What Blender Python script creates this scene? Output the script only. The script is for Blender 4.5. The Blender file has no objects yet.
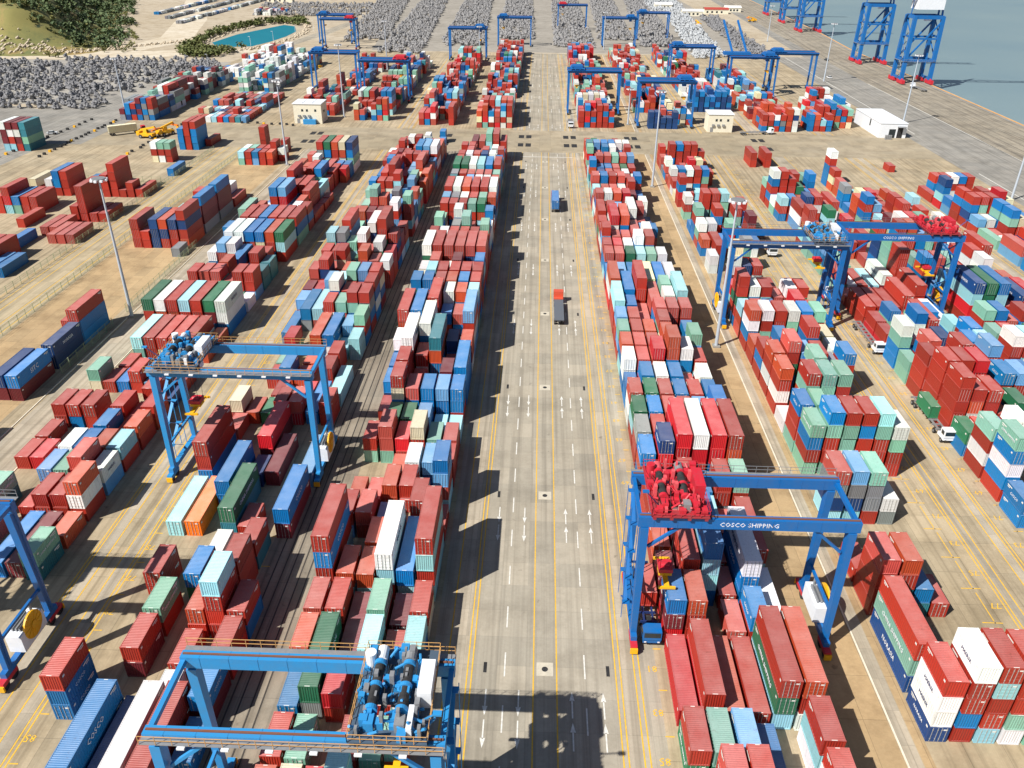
import bpy, bmesh, math, random
from mathutils import Vector, Matrix
random.seed(7)
sc = bpy.context.scene
R = math.radians
# ------------------------------------------------------------------ camera
CAM_H = 85.74
F, PITCH, YAW, ROLL = 810.76, 0.51753, -0.030411, 0.010144
fw = Vector((math.sin(YAW)*math.cos(PITCH), math.cos(YAW)*math.cos(PITCH), -math.sin(PITCH)))
rt = Vector((math.cos(YAW), -math.sin(YAW), 0)); up = rt.cross(fw)
rt2 = rt*math.cos(ROLL) + up*math.sin(ROLL); up2 = up*math.cos(ROLL) - rt*math.sin(ROLL)
cd = bpy.data.cameras.new('camera'); cam = bpy.data.objects.new('camera', cd); sc.collection.objects.link(cam)
M = Matrix((rt2, up2, -fw)).transposed().to_4x4(); M.translation = (0, 0, CAM_H); cam.matrix_world = M
cd.sensor_width = 36; cd.lens = F*36/1024; cd.clip_start = 1; cd.clip_end = 20000
sc.camera = cam
# ------------------------------------------------------------------ light
SUN = Vector((-0.76, -0.60, 1.0)).normalized()
elev = math.asin(SUN.z); az = math.atan2(SUN.x, SUN.y)
w = bpy.data.worlds.new('World'); sc.world = w; w.use_nodes = True
nt = w.node_tree; bg = nt.nodes['Background']; sky = nt.nodes.new('ShaderNodeTexSky')
sky.sky_type = 'NISHITA'; sky.sun_disc = False; sky.sun_elevation = elev; sky.sun_rotation = az
nt.links.new(sky.outputs[0], bg.inputs[0]); bg.inputs[1].default_value = 0.05
sd = bpy.data.lights.new('sun', 'SUN'); sd.energy = 5.0; sd.angle = R(0.5); sd.color = (1, .955, .88)
so = bpy.data.objects.new('sun', sd); sc.collection.objects.link(so); so.rotation_euler = SUN.to_track_quat('Z', 'Y').to_euler()
sc.view_settings.view_transform = 'Standard'; sc.view_settings.look = 'None'
sc.view_settings.exposure = 0.47; sc.view_settings.gamma = 1
sc.render.resolution_x = 1024; sc.render.resolution_y = 768
C = sc.collection
# ------------------------------------------------------------------ helpers
def s2l(c):
    return tuple((v/255/12.92 if v/255 <= .04045 else ((v/255+.055)/1.055)**2.4) for v in c)
class MB:
    """collects simple solids into one mesh"""
    def __init__(s): s.v = []; s.f = []; s.m = []; s.mi = 0
    def quad(s, a, b, c, d):
        n = len(s.v); s.v += [a, b, c, d]; s.f.append((n, n+1, n+2, n+3)); s.m.append(s.mi)
    def box(s, x0, x1, y0, y1, z0, z1):
        n = len(s.v)
        s.v += [(x0,y0,z0),(x1,y0,z0),(x1,y1,z0),(x0,y1,z0),(x0,y0,z1),(x1,y0,z1),(x1,y1,z1),(x0,y1,z1)]
        s.f += [(n,n+3,n+2,n+1),(n+4,n+5,n+6,n+7),(n,n+1,n+5,n+4),(n+1,n+2,n+6,n+5),(n+2,n+3,n+7,n+6),(n+3,n,n+4,n+7)]
        s.m += [s.mi]*6
        return s
    def bar(s, a, b, w, h=None, w2=None, h2=None):
        a = Vector(a); b = Vector(b); h = h or w; w2 = w2 or w; h2 = h2 or h
        d = (b-a).normalized(); t = Vector((0,0,1)) if abs(d.z) < .95 else Vector((0,1,0))
        x = d.cross(t).normalized(); y = x.cross(d).normalized(); n = len(s.v)
        for p, ww, hh in ((a, w, h), (b, w2, h2)):
            for sx, sy in ((-1,-1),(1,-1),(1,1),(-1,1)):
                s.v.append(tuple(p + x*sx*ww/2 + y*sy*hh/2))
        s.f += [(n+3,n+2,n+1,n),(n+4,n+5,n+6,n+7)] + [(n+i, n+(i+1)%4, n+4+(i+1)%4, n+4+i) for i in range(4)]
        s.m += [s.mi]*6
        return s
    def cyl(s, a, b, r, r2=None, k=14, caps=True):
        a = Vector(a); b = Vector(b); r2 = r if r2 is None else r2
        d = (b-a).normalized(); t = Vector((0,0,1)) if abs(d.z) < .95 else Vector((0,1,0))
        x = d.cross(t).normalized(); y = x.cross(d).normalized(); n = len(s.v)
        for p, rr in ((a, r), (b, r2)):
            for i in range(k):
                an = 2*math.pi*i/k; s.v.append(tuple(p + x*rr*math.cos(an) + y*rr*math.sin(an)))
        s.f += [(n+(i+1)%k, n+i, n+k+i, n+k+(i+1)%k) for i in range(k)]; s.m += [s.mi]*k
        if caps: s.f += [tuple(n+i for i in range(k)), tuple(n+k+i for i in reversed(range(k)))]; s.m += [s.mi]*2
        return s
    def mesh(s, name, mats):
        me = bpy.data.meshes.new(name); me.from_pydata(s.v, [], s.f)
        for m in (mats if isinstance(mats, (list, tuple)) else [mats]): me.materials.append(m)
        if any(s.m): me.polygons.foreach_set('material_index', s.m)
        me.update(); return me
    def build(s, name, mats, parent=None, loc=None):
        return mo(name, s.mesh(name, mats), parent, loc)
def mo(name, me, parent=None, loc=None):
    o = bpy.data.objects.new(name, me); C.objects.link(o)
    if parent: o.parent = parent
    if loc: o.location = loc
    return o
def tag(o, label=None, cat=None, group=None, kind=None):
    for k, v in (('label', label), ('category', cat), ('group', group), ('kind', kind)):
        if v: o[k] = v
    return o
def empty(name, loc, rz=0, **kw):
    o = bpy.data.objects.new(name, None); C.objects.link(o); o.location = loc; o.rotation_euler.z = rz
    return tag(o, **kw)
def copy_tree(o, parent=None):
    c = o.copy(); C.objects.link(c); c.parent = parent
    for ch in KIDS.get(o.name, []) or [q for q in o.children]: copy_tree(ch, c)
    return c
KIDS = {}
def kids(o):
    KIDS[o.name] = list(o.children)
    for q in o.children: kids(q)
# ------------------------------------------------------------------ materials
def node(nt, t, **kw):
    n = nt.nodes.new(t)
    for k, v in kw.items(): setattr(n, k, v)
    return n
def mixc(nt, fac, a, b, mode='MIX'):
    m = node(nt, 'ShaderNodeMix', data_type='RGBA', blend_type=mode)
    for s, v in ((0, fac), (6, a), (7, b)):
        if hasattr(v, 'default_value'): nt.links.new(v, m.inputs[s])
        elif isinstance(v, (int, float)): m.inputs[s].default_value = v
        else: m.inputs[s].default_value = (*v[:3], 1)
    return m.outputs[2]
def noise(nt, scale, detail=4, rough=.6, vec=None, stretch=None):
    n = node(nt, 'ShaderNodeTexNoise'); n.inputs['Scale'].default_value = scale
    n.inputs['Detail'].default_value = detail; n.inputs['Roughness'].default_value = rough
    if vec is None:
        g = node(nt, 'ShaderNodeNewGeometry'); vec = g.outputs['Position']
    if stretch:
        m = node(nt, 'ShaderNodeMapping'); m.inputs['Scale'].default_value = stretch; nt.links.new(vec, m.inputs[0]); vec = m.outputs[0]
    nt.links.new(vec, n.inputs['Vector']); return n.outputs['Fac']
def ramp(nt, fac, p0, p1, c0=(0,0,0), c1=(1,1,1)):
    r = node(nt, 'ShaderNodeValToRGB'); r.color_ramp.elements[0].position = p0; r.color_ramp.elements[1].position = p1
    r.color_ramp.elements[0].color = (*c0, 1); r.color_ramp.elements[1].color = (*c1, 1); nt.links.new(fac, r.inputs[0]); return r.outputs[0]
def math_(nt, op, a, b=None):
    m = node(nt, 'ShaderNodeMath', operation=op)
    for i, v in enumerate((a, b)):
        if v is None: continue
        if hasattr(v, 'default_value'): nt.links.new(v, m.inputs[i])
        else: m.inputs[i].default_value = v
    return m.outputs[0]
def newmat(name, rough=.6, metal=0):
    m = bpy.data.materials.new(name); m.use_nodes = True
    b = m.node_tree.nodes['Principled BSDF']; b.inputs['Roughness'].default_value = rough; b.inputs['Metallic'].default_value = metal
    return m, m.node_tree, b
def paint(name, rgb, rough=.55, dirt=.25, dscale=1.2, metal=0, lin=False):
    m, nt, b = newmat(name, rough, metal); c = rgb if lin else s2l(rgb)
    n = ramp(nt, noise(nt, dscale, 6, .7), .38, .72)
    col = mixc(nt, n, c, tuple(v*(1-dirt)+.12*dirt for v in c))
    nt.links.new(col, b.inputs['Base Color']); return m
def container_mat(name, attr):
    m, nt, b = newmat(name, .5)
    if attr:
        a = node(nt, 'ShaderNodeAttribute', attribute_name='Col'); base = a.outputs['Color']
    else:
        a = node(nt, 'ShaderNodeObjectInfo'); base = a.outputs['Color']
    g = node(nt, 'ShaderNodeNewGeometry'); sx = node(nt, 'ShaderNodeSeparateXYZ'); nt.links.new(g.outputs['Normal'], sx.inputs[0])
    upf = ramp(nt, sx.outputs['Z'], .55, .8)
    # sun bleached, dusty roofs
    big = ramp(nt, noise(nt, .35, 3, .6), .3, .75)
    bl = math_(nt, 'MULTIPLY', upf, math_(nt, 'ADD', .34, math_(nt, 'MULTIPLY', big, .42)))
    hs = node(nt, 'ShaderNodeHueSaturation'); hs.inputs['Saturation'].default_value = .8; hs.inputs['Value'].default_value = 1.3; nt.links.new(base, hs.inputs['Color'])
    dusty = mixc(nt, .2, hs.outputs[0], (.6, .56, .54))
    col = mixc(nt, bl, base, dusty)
    # rust blotches and run-off streaks
    rs = ramp(nt, noise(nt, 1.1, 8, .75), .60, .72)
    col = mixc(nt, math_(nt, 'MULTIPLY', rs, .6), col, (.11, .045, .025))
    fl = ramp(nt, noise(nt, 6, 5, .8), .62, .70)
    col = mixc(nt, math_(nt, 'MULTIPLY', fl, .14), col, (.55, .5, .46))
    st = ramp(nt, noise(nt, 1, 5, .65, stretch=(4, 4, .35)), .5, .8)
    col = mixc(nt, math_(nt, 'MULTIPLY', st, .28), col, (.10, .07, .055))
    nt.links.new(col, b.inputs['Base Color'])
    if attr:   # corrugation of the plain boxes as bump along each wall
        p = node(nt, 'ShaderNodeSeparateXYZ'); nt.links.new(g.outputs['Position'], p.inputs[0])
        ax = math_(nt, 'ABSOLUTE', sx.outputs['Y']); ay = math_(nt, 'SUBTRACT', 1, ax)
        q = math_(nt, 'ADD', math_(nt, 'MULTIPLY', p.outputs['X'], ax), math_(nt, 'MULTIPLY', p.outputs['Y'], ay))
        sn = math_(nt, 'SINE', math_(nt, 'MULTIPLY', q, 22.4))
        bp = node(nt, 'ShaderNodeBump'); bp.inputs['Distance'].default_value = .04; bp.inputs['Strength'].default_value = .5
        nt.links.new(sn, bp.inputs['Height']); nt.links.new(bp.outputs[0], b.inputs['Normal'])
    return m
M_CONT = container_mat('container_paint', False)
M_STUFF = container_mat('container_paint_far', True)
M_WHITE = paint('white_marking', (225, 226, 224), .6, .15)
M_STEEL = paint('galvanised_steel', (150, 152, 155), .45, .3, metal=.3)
M_BLUE = paint('crane_blue', (0, 100, 172), .45, .22, .5)
M_BLUE2 = paint('crane_light_blue', (40, 138, 200), .45, .22, .5)
M_NAVY = paint('crane_navy', (18, 45, 100), .5, .2)
M_RED = paint('machinery_red', (196, 30, 50), .5, .25, 2)
M_ORANGE = paint('rail_orange', (224, 120, 30), .5, .2)
M_YEL = paint('safety_yellow', (238, 178, 12), .5, .2)
M_BLACK = paint('rubber_black', (26, 26, 28), .8, .3)
M_RUST = paint('rusty_deck', (120, 72, 50), .8, .4)
M_CREAM = paint('cream_wall', (224, 218, 198), .7, .15)
M_LTWHITE = paint('white_paint', (226, 230, 236), .5, .12)
M_GLASS, _nt, _b = newmat('dark_glass', .08); _b.inputs['Base Color'].default_value = (.02, .03, .035, 1)
M_LINEY = paint('yellow_line_paint', (232, 182, 36), .7, .45, 2.2)
M_LINEW = paint('white_line_paint', (226, 224, 216), .7, .45, 2.5)
M_GREYC = paint('grey_concrete', (150, 148, 142), .85, .4, .9)
M_POLE = paint('pole_grey', (176, 186, 198), .45, .1)
def ground_mat(name, base, dark, light, slab=None, joint=.5, tyre=False, big=.02, lanes=None):
    m, nt, b = newmat(name, .88)
    base, dark, light = s2l(base), s2l(dark), s2l(light)
    col = mixc(nt, ramp(nt, noise(nt, big, 6, .65), .35, .68), base, light)
    col = mixc(nt, math_(nt, 'MULTIPLY', ramp(nt, noise(nt, .11, 7, .72), .46, .72), .75), col, dark)
    if tyre:  # lengthwise tyre and oil wear
        s = ramp(nt, noise(nt, 1, 5, .6, stretch=(.9, .012, 1)), .46, .66)
        col = mixc(nt, math_(nt, 'MULTIPLY', s, .5), col, tuple(v*.62 for v in dark))
    fine = ramp(nt, noise(nt, 2.3, 6, .8), .3, .75)
    col = mixc(nt, math_(nt, 'MULTIPLY', fine, .3), col, tuple(v*.7 for v in dark))
    spots = ramp(nt, noise(nt, .5, 3, .5), .69, .76)
    col = mixc(nt, math_(nt, 'MULTIPLY', spots, .5), col, tuple(v*.45 for v in dark))
    if slab:
        g = node(nt, 'ShaderNodeNewGeometry'); br = node(nt, 'ShaderNodeTexBrick')
        nt.links.new(g.outputs['Position'], br.inputs['Vector']); br.offset = 0
        br.inputs['Scale'].default_value = 1; br.inputs['Mortar Size'].default_value = .035; br.inputs['Mortar Smooth'].default_value = .3
        br.inputs['Brick Width'].default_value = slab[0]; br.inputs['Row Height'].default_value = slab[1]
        br.inputs['Color1'].default_value = (.86,.86,.86,1); br.inputs['Color2'].default_value = (1.06,1.04,1.02,1); br.inputs['Mortar'].default_value = (1-joint,)*3+(1,)
        col = mixc(nt, 1.0, col, br.outputs['Color'], 'MULTIPLY')
    nt.links.new(col, b.inputs['Base Color']); return m
G_SOIL = ground_mat('bare_earth', (176, 162, 138), (134, 116, 90), (192, 181, 162), big=.012)
G_YARD = ground_mat('yard_slabs', (172, 156, 128), (126, 112, 88), (190, 176, 150), (4.8, 6.85), .45, tyre=True)
G_ROAD = ground_mat('road_concrete', (166, 158, 142), (134, 127, 113), (180, 173, 158), (3.9, 5), .22, tyre=True)
G_LANE = ground_mat('lane_concrete', (176, 165, 146), (134, 124, 106), (190, 180, 163), (2.1, 5), .3, tyre=True)
G_APRON = ground_mat('apron_concrete', (146, 143, 137), (114, 111, 104), (162, 159, 152), (6, 6), .2, tyre=True)
G_QUAY = ground_mat('quay_concrete', (156, 147, 130), (112, 104, 92), (170, 162, 147), (3, 8), .35, tyre=True)
# ------------------------------------------------------------------ the setting
QE = [(236,-400),(240,300),(242,425),(244,540),(247,700),(257,830),(272,1190),(330,1900),(420,3200)]   # quay edge
def struct(name, mb, m): return tag(mb.build(name, m), kind='structure')
def poly(name, pts, z, m, kind='structure'):
    me = bpy.data.meshes.new(name); me.from_pydata([(x, y, z) for x, y in pts], [], [tuple(range(len(pts)))]); me.materials.append(m)
    return tag(mo(name, me), kind=kind)
def strip(name, x0, x1, y0, y1, z, m):
    mb = MB(); mb.quad((x0,y0,z),(x1,y0,z),(x1,y1,z),(x0,y1,z)); return struct(name, mb, m)
poly('ground', [(-4000,-600)] + [(236,-600)] + QE + [(420,4000),(-4000,4000)], 0, G_SOIL)
mb = MB()
for (x0,y0),(x1,y1) in zip(QE, QE[1:]): mb.quad((x0,y0,-6),(x1,y1,-6),(x1,y1,0),(x0,y0,0))
struct('quay_wall_face', mb, G_QUAY)
# sea
m_sea, nt, b = newmat('sea_water', .12)
wv = noise(nt, .05, 8, .65); c = mixc(nt, ramp(nt, noise(nt, .004, 4, .6), .3, .7), s2l((128,146,148)), s2l((112,134,142)))
c = mixc(nt, ramp(nt, noise(nt, .3, 4, .7, stretch=(1,.4,1)), .62, .72), c, s2l((128,146,150)))
nt.links.new(c, b.inputs['Base Color']); bp = node(nt, 'ShaderNodeBump'); bp.inputs['Strength'].default_value = .25; bp.inputs['Distance'].default_value = .6
nt.links.new(noise(nt, .35, 6, .6), bp.inputs['Height']); nt.links.new(bp.outputs[0], b.inputs['Normal']); b.inputs['Roughness'].default_value = .35
poly('sea', [(200,-600),(6000,-600),(6000,6000),(200,6000)], -4, m_sea)
# paved surfaces (4 mm steps)
strip('yard_paving', -215, 172, -60, 655, .004, G_YARD)
poly('quay_apron', [(172,-60),(237,-60)] + [(x-.6,y) for x, y in QE[1:8]] + [(250,1900),(196,655),(172,655)], .004, G_APRON)
poly('dock_strip', [(204,-60),(236,-60)] + [(x-4,y) for x, y in QE[1:7]] + [(228,1190),(212,800),(204,540)], .008, G_QUAY)
strip('road', -12.6, 17.2, -60, 655, .008, G_ROAD)
strip('road', -200, 172, 352, 394, .012, ground_mat('cross_road_concrete', (160,148,124), (122,110,90), (176,164,142), (5, 5), .3, tyre=False))
for x0, x1 in ((-10.4,-8.0),(12.6,14.0),(-67.2,-65.4),(-62.6,-60.9),(69.9,71.1),(74.4,75.8),(45.3,47.0),(-100,-92.4),(98.5,104),(130.5,133),(134.5,137)):
    for (y0, y1) in ((-60, 351.9), (394.1, 650)):
        if x0 == -100 and y0 > 300: continue
        strip('crane_runway', x0, x1, y0, y1, .012, G_LANE)
strip('pavement', -137.4, -126, -60, 352, .012, ground_mat('fenced_road_concrete', (176,161,132), (140,126,100), (190,177,150), (4, 8), .25, tyre=True))
G_TAN = ground_mat('tan_slabs', (176, 150, 112), (124, 102, 72), (192, 168, 130), (3, 6.85), .45)
for x0, x1 in ((36.6, 44.9), (47.1, 48.4)):
    for (y0, y1) in ((-60, 351.9), (394.1, 650)): strip('yard_slab_strip', x0, x1, y0, y1, .012, G_TAN)
for x0, x1 in ((-139.4, -138.4), (-124.8, -104)): strip('yard_slab_strip', x0, x1, -60, 351.9, .012, G_TAN)
G_DARK = ground_mat('worn_dark_concrete', (148, 138, 122), (104, 96, 84), (164, 154, 138), (3.3, 6.85), .4, tyre=True)
strip('crane_track', -40.6, -30.8, -60, 351.9, .012, G_DARK)
tk = MB()
for x in (-38.6, -37.2, -35.9, -34.4, -33.2): tk.box(x-.09, x+.09, -60, 351, .0, .05)
struct('track_groove', tk, paint('groove_dark', (60, 54, 48), .8, .3))
# kerb between the right hand blocks
kb = MB()
for (y0, y1) in ((-60, 351), (396, 650)): kb.box(45.05, 45.25, y0, y1, 0, .13); kb.box(-91.95+.0, -92.15, y0, y1, 0, .13) if y0 < 0 else None
for (y0, y1) in ((-60, 350),): kb.box(-100.7, -100.5, y0, y1, 0, .13)
struct('kerb', kb, paint('kerb_white', (226, 216, 196), .8, .3))
# painted lines
ly = MB(); lw = MB()
def line(mb, x0, x1, y0, y1, z=.02): mb.quad((x0,y0,z),(x1,y0,z),(x1,y1,z),(x0,y1,z))
SEG = ((-60, 352), (394, 652))
for x in (-7.75,-7.15, .95, 4.0, 11.75, 12.4, 14.25, 14.95, -67.75,-67.2,-65.25,-62.7,-60.75,-60.15, 69.2,69.8,71.2,74.3,75.95,76.55, -10.5,
          97.9, 98.4, 104.2, 129.6, 130.2, 133.2, 134.4, 138):
    wd = .17
    for y0, y1 in SEG: line(ly, x-wd/2, x+wd/2, y0, y1)
for x in (-136.9, -134.3, -129.6, -126.6):
    line(ly, x-.1, x+.1, -60, 352)
for k in range(-10, 46):     # bay marks
    Y = 65.0+6.85*k
    if 346 < Y < 400: continue
    for x0, x1 in ((64.5,67.4),(79.0,80.5),(17.1,18.2),(-60,-58.9),(-41.2,-39.5),(66.2,66.4),(79.5,79.7),(105.2,106.2)):
        line(ly, x0, x1, Y-.08, Y+.08)
    line(ly, 66.2, 66.35, Y+.3, Y+6.0)
for k in range(-14, 40):      # white lane dashes
    Y = 64.7+8.5*k
    for x in (-2.85, 7.7):
        if not 352 < Y < 392: line(lw, x-.09, x+.09, Y, Y+4.0)
def arrow(x, y, up):
    s = 1 if up else -1
    for y0 in (y, y+4.6):
        t = y0+4 if up else y0
        line(lw, x-.09, x+.09, y0+(0 if up else 1.3), y0+(2.7 if up else 4), .021)
        n = len(lw.v); lw.v += [(x-.34, t-s*1.4, .021), (x+.34, t-s*1.4, .021), (x, t, .021)]
        lw.f.append((n, n+1, n+2) if up else (n, n+2, n+1)); lw.m.append(0)
for j in range(-1, 15):
    Y = 62.5+37.4*j
    if 340 < Y < 394: continue
    for x, u in ((-5.1, 0), (-.9, 0), (5.9, 1), (9.9, 1)): arrow(x, Y, u)
for x in (-11.5, 15.9): line(lw, x-.06, x+.06, 340, 352)
line(lw, -8, 14, 344, 344.5)
struct('road_marking', ly, M_LINEY); struct('road_marking', lw, M_LINEW)
def text_mesh(txt, size, ext=.004, name='lettering'):
    cu = bpy.data.curves.new(name, 'FONT'); cu.body = txt; cu.size = size; cu.extrude = ext; cu.align_x = 'CENTER'; cu.align_y = 'CENTER'; cu.resolution_u = 1
    o = bpy.data.objects.new(name, cu); C.objects.link(o)
    bpy.context.view_layer.update()
    me = bpy.data.meshes.new_from_object(o.evaluated_get(bpy.context.evaluated_depsgraph_get())); bpy.data.objects.remove(o); return me
def join_text(items, name, mat):
    """items: (text, size, matrix) joined into one mesh of painted figures"""
    bm = bmesh.new(); cache = {}
    for t, s, mx in items:
        if (t, s) not in cache: cache[(t, s)] = text_mesh(t, s)
        n = len(bm.verts); bm.from_mesh(cache[(t, s)]); bm.verts.ensure_lookup_table()
        for v in bm.verts[n:]: v.co = mx @ v.co
    me = bpy.data.meshes.new(name); bm.to_mesh(me); bm.free(); me.materials.clear(); me.materials.append(mat); return mo(name, me)
it = []
for k in range(-2, 40):
    for X, s in ((16.6, 1.5), (67.9, 1.6), (78.05, 1.6), (-59.4, 1.5)):
        n = 85-2*k
        if n > 0: it.append(('%02d' % n, s, Matrix.Translation((X, 61.6+6.85*k, .02)) @ Matrix.Rotation(R(180), 4, 'Z')))
tag(join_text(it, 'road_marking', M_LINEY), kind='structure')
# drains and manholes in the road
for j in range(-1, 8):
    Y = 74.6+37.4*j
    if Y > 345: continue
    o = MB().cyl((2.45, Y, .008), (2.45, Y, .03), .42, k=14).build('manhole_cover', M_BLACK); tag(o, 'round black manhole cover in the middle of the central road', 'manhole', 'manhole covers along the central road')
    q = MB().box(1.35, 3.55, Y-1.1, Y+1.1, .0, .022).build('manhole_surround', paint('manhole_slab', (196,188,170), .85, .3)) if j == -1 else mo('manhole_surround', bpy.data.meshes['manhole_surround'])
    if j > -1: q.location = (0, 37.4*(j+1), 0)
    tag(q, kind='structure')
    for X in (-5.45, 10.75):
        o = MB().box(X-.22, X+.22, Y-.85, Y+.85, .009, .03).build('drain_grate', M_BLACK); tag(o, 'dark narrow drain grate set in the central road lane', 'drain', 'drain grates along the central road')
for X in (-8.4, -105, -45, 12, 40, 98):
    for Y in (365, 381):
        for dx in (0, 3.4):
            o = MB().box(X+dx-1.2, X+dx+1.2, Y-3, Y+3, .013, .04).build('drain_grate', M_BLACK); tag(o, 'square black drain cover by the cross road kerb', 'drain', 'drain covers at the cross road')
# crane rails on the quay
rl = MB(); rm = paint('rail_steel', (86, 80, 74), .6, .4)
for off in (37.5, 34, 33.2, 28, 23, 18.4, 13, 8.6, 4.6):
    pts = [(x-off, y) for x, y in QE[1:7]]
    for (x0,y0),(x1,y1) in zip(pts, pts[1:]): rl.quad((x0-.12,y0,.03),(x0+.12,y0,.03),(x1+.12,y1,.03),(x1-.12,y1,.03))
struct('quay_rail', rl, rm)
rl = MB()
for (x0,y0),(x1,y1) in zip(QE[1:7], QE[2:7]): rl.quad((x0-1.6,y0,.03),(x0-.5,y0,.03),(x1-.5,y1,.03),(x1-1.6,y1,.03))
struct('road_marking', rl, paint('quay_edge_orange', (222,160,84), .8, .4, .3))
wl = MB()
for (a, b_) in (((176,60),(176,330)),((178,400),(181,650)),((203,60),(204,540))): wl.quad((a[0]-.2,a[1],.03),(a[0]+.2,a[1],.03),(b_[0]+.2,b_[1],.03),(b_[0]-.2,b_[1],.03))
struct('road_marking', wl, M_LINEW)
# pond, banks, hill
m_pond, nt, b = newmat('pond_water', .5); nt.links.new(mixc(nt, noise(nt, .05, 4), s2l((0,104,124)), s2l((10,122,138))), b.inputs['Base Color'])
def ring(cx, cy, rx, ry, n, rot, jit, rnd):
    out = []
    for i in range(n):
        a = 2*math.pi*i/n; q = 1+rnd.uniform(-jit, jit); x, y = rx*math.cos(a)*q, ry*math.sin(a)*q
        out.append((cx+x*math.cos(rot)-y*math.sin(rot), cy+x*math.sin(rot)+y*math.cos(rot)))
    return out
rn = random.Random(4)
poly('pond', [(-264,690),(-250,664),(-236,668),(-226,672),(-220,700),(-217,735),(-218,772),(-230,812),(-243,822),(-250,795),(-262,745)], .05, m_pond)
# dirt tracks and pale dusty ground
G_DUST = ground_mat('pale_dust', (200, 188, 166), (166, 148, 120), (214, 205, 188), big=.03)
poly('track', [(-640,560),(-290,600),(-215,640),(-215,655),(-290,640),(-420,625),(-640,600)], .01, G_DUST)
poly('track', [(-300,640),(-285,700),(-330,860),(-420,1100),(-440,1090),(-360,860),(-318,720),(-322,650)], .014, G_DUST)
poly('track', [(-208,655),(-200,655),(-185,760),(-170,1000),(-176,1000),(-196,780)], .014, G_ROAD)
poly('track', [(-260,430),(-214,352),(-200,352),(-200,655),(-206,655),(-214,440),(-240,470)], .02, G_APRON)
poly('storage_ground', [(-130,660),(178,660),(176,1300),(-190,1300)], .006, ground_mat('grey_storage_ground', (150,144,134), (120,114,104), (166,160,150)))
poly('storage_ground', [(-420,440),(-216,436),(-214,590),(-420,590)], .006, ground_mat('grey_block_ground', (158,154,146), (126,120,112), (172,168,160)))
poly('forecourt', [(-420,340),(-214,300),(-214,432),(-246,420),(-300,440),(-420,470)], .008, G_APRON)
# hill on the left: a real terrain sheet
m_hill, nt, b = newmat('hill_grass', .9)
c1 = mixc(nt, ramp(nt, noise(nt, .03, 6, .7), .4, .6), s2l((128,122,70)), s2l((98,104,62)))
c1 = mixc(nt, ramp(nt, noise(nt, .02, 5, .65), .52, .62), c1, s2l((150,128,80)))
c1 = mixc(nt, ramp(nt, noise(nt, .08, 5, .7), .58, .66), c1, s2l((44,60,40)))
nt.links.new(c1, b.inputs['Base Color'])
def hh(x, y):
    d = min(max((-335-.43*(y-690)-x)/80, 0), 1)*min(max((y-596)/60, 0), 1)
    t = 26*d*d*(3-2*d) + 5*math.sin(x*.03+y*.011)*d + 3*math.sin(y*.05-x*.02)*d
    ter = round(t/2.5)*2.5*.6+t*.4
    return ter*min(1, d*1.4) - .3
NX, NY = 170, 170; vs = []; fs = []
for j in range(NY+1):
    for i in range(NX+1):
        x = -1150+840*i/NX; y = 590+760*j/NY; vs.append((x, y, hh(x, y)))
for j in range(NY):
    for i in range(NX):
        a = j*(NX+1)+i; fs.append((a, a+1, a+NX+2, a+NX+1))
me = bpy.data.meshes.new('hill'); me.from_pydata(vs, [], fs); me.materials.append(m_hill); me.polygons.foreach_set('use_smooth', [True]*len(me.polygons)); tag(mo('hill', me), kind='structure')
# foliage masses made of many small leaf clumps
def leafmat(name, a, b_):
    m, nt, b = newmat(name, .8); oi = node(nt, 'ShaderNodeNewGeometry')
    n = ramp(nt, noise(nt, .25, 5, .7), .3, .7); nt.links.new(mixc(nt, n, s2l(a), s2l(b_)), b.inputs['Base Color']); return m
ML1 = leafmat('dark_leaves', (62, 84, 56), (98, 112, 68)); ML2 = leafmat('scrub_leaves', (84, 96, 48), (120, 112, 60))
def clumps(name, pts, mat, rnd, **kw):
    """pts: x, y, z, radius: each a ragged cluster of small leaf faces round a short trunk"""
    mb = MB()
    for x, y, z, r in pts:
        mb.bar((x, y, z-.5), (x, y, z+r*.9), .25*r, w2=.1*r)
        for i in range(34):
            u = rnd.gauss(0, .42)*r; v = rnd.gauss(0, .42)*r; h = z+r*(.45+.9*rnd.random()**.8*(1-.35*(u*u+v*v)/(r*r)))
            s = r*rnd.uniform(.14, .3); a = rnd.random()*6.28; tx = rnd.uniform(-.9, .9)*s; ty = rnd.uniform(-.9, .9)*s
            c_, s_ = math.cos(a)*s, math.sin(a)*s
            mb.quad((x+u-c_, y+v-s_, h-tx), (x+u+s_, y+v-c_, h-ty), (x+u+c_, y+v+s_, h+tx), (x+u-s_, y+v+c_, h+ty))
    return tag(mb.build(name, mat), **kw)
pts = []
for i in range(3600):
    y = rn.uniform(640, 1250); x = -335-.43*(y-690)-rn.uniform(-6, 300)-abs(rn.gauss(0, 14))*(1+math.sin(y*.06))
    if (-335-.43*(y-690)-x) < 80+rn.gauss(0, 26)+20*math.sin(y*.03): pts.append((x, y, max(hh(x, y), 0), rn.uniform(2.2, 4.8)))
clumps('woodland', pts, ML1, rn, kind='stuff', label='dark green woodland covering the hill at upper left', cat='woodland')
pts = [(x, y, max(hh(x, y), 0), rn.uniform(1.2, 3)) for x, y in ((rn.uniform(-700, -300), rn.uniform(600, 900)) for _ in range(1300)) if x < -325-.43*(y-690) and math.sin(y*.09+x*.02) > -.2]
clumps('scrub', pts, ML2, rn, kind='stuff', label='low olive scrub growing on the grassy hill slope', cat='scrub')
pts = []
for i in range(420):
    a = rn.uniform(0, 6.28); q = rn.uniform(1.0, 1.35); x = -240+math.cos(a)*28*q; y = 735+math.sin(a)*95*q
    if x < -222 or y > 820 : pts.append((x-6, y, 0, rn.uniform(1.5, 4.2)))
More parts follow.
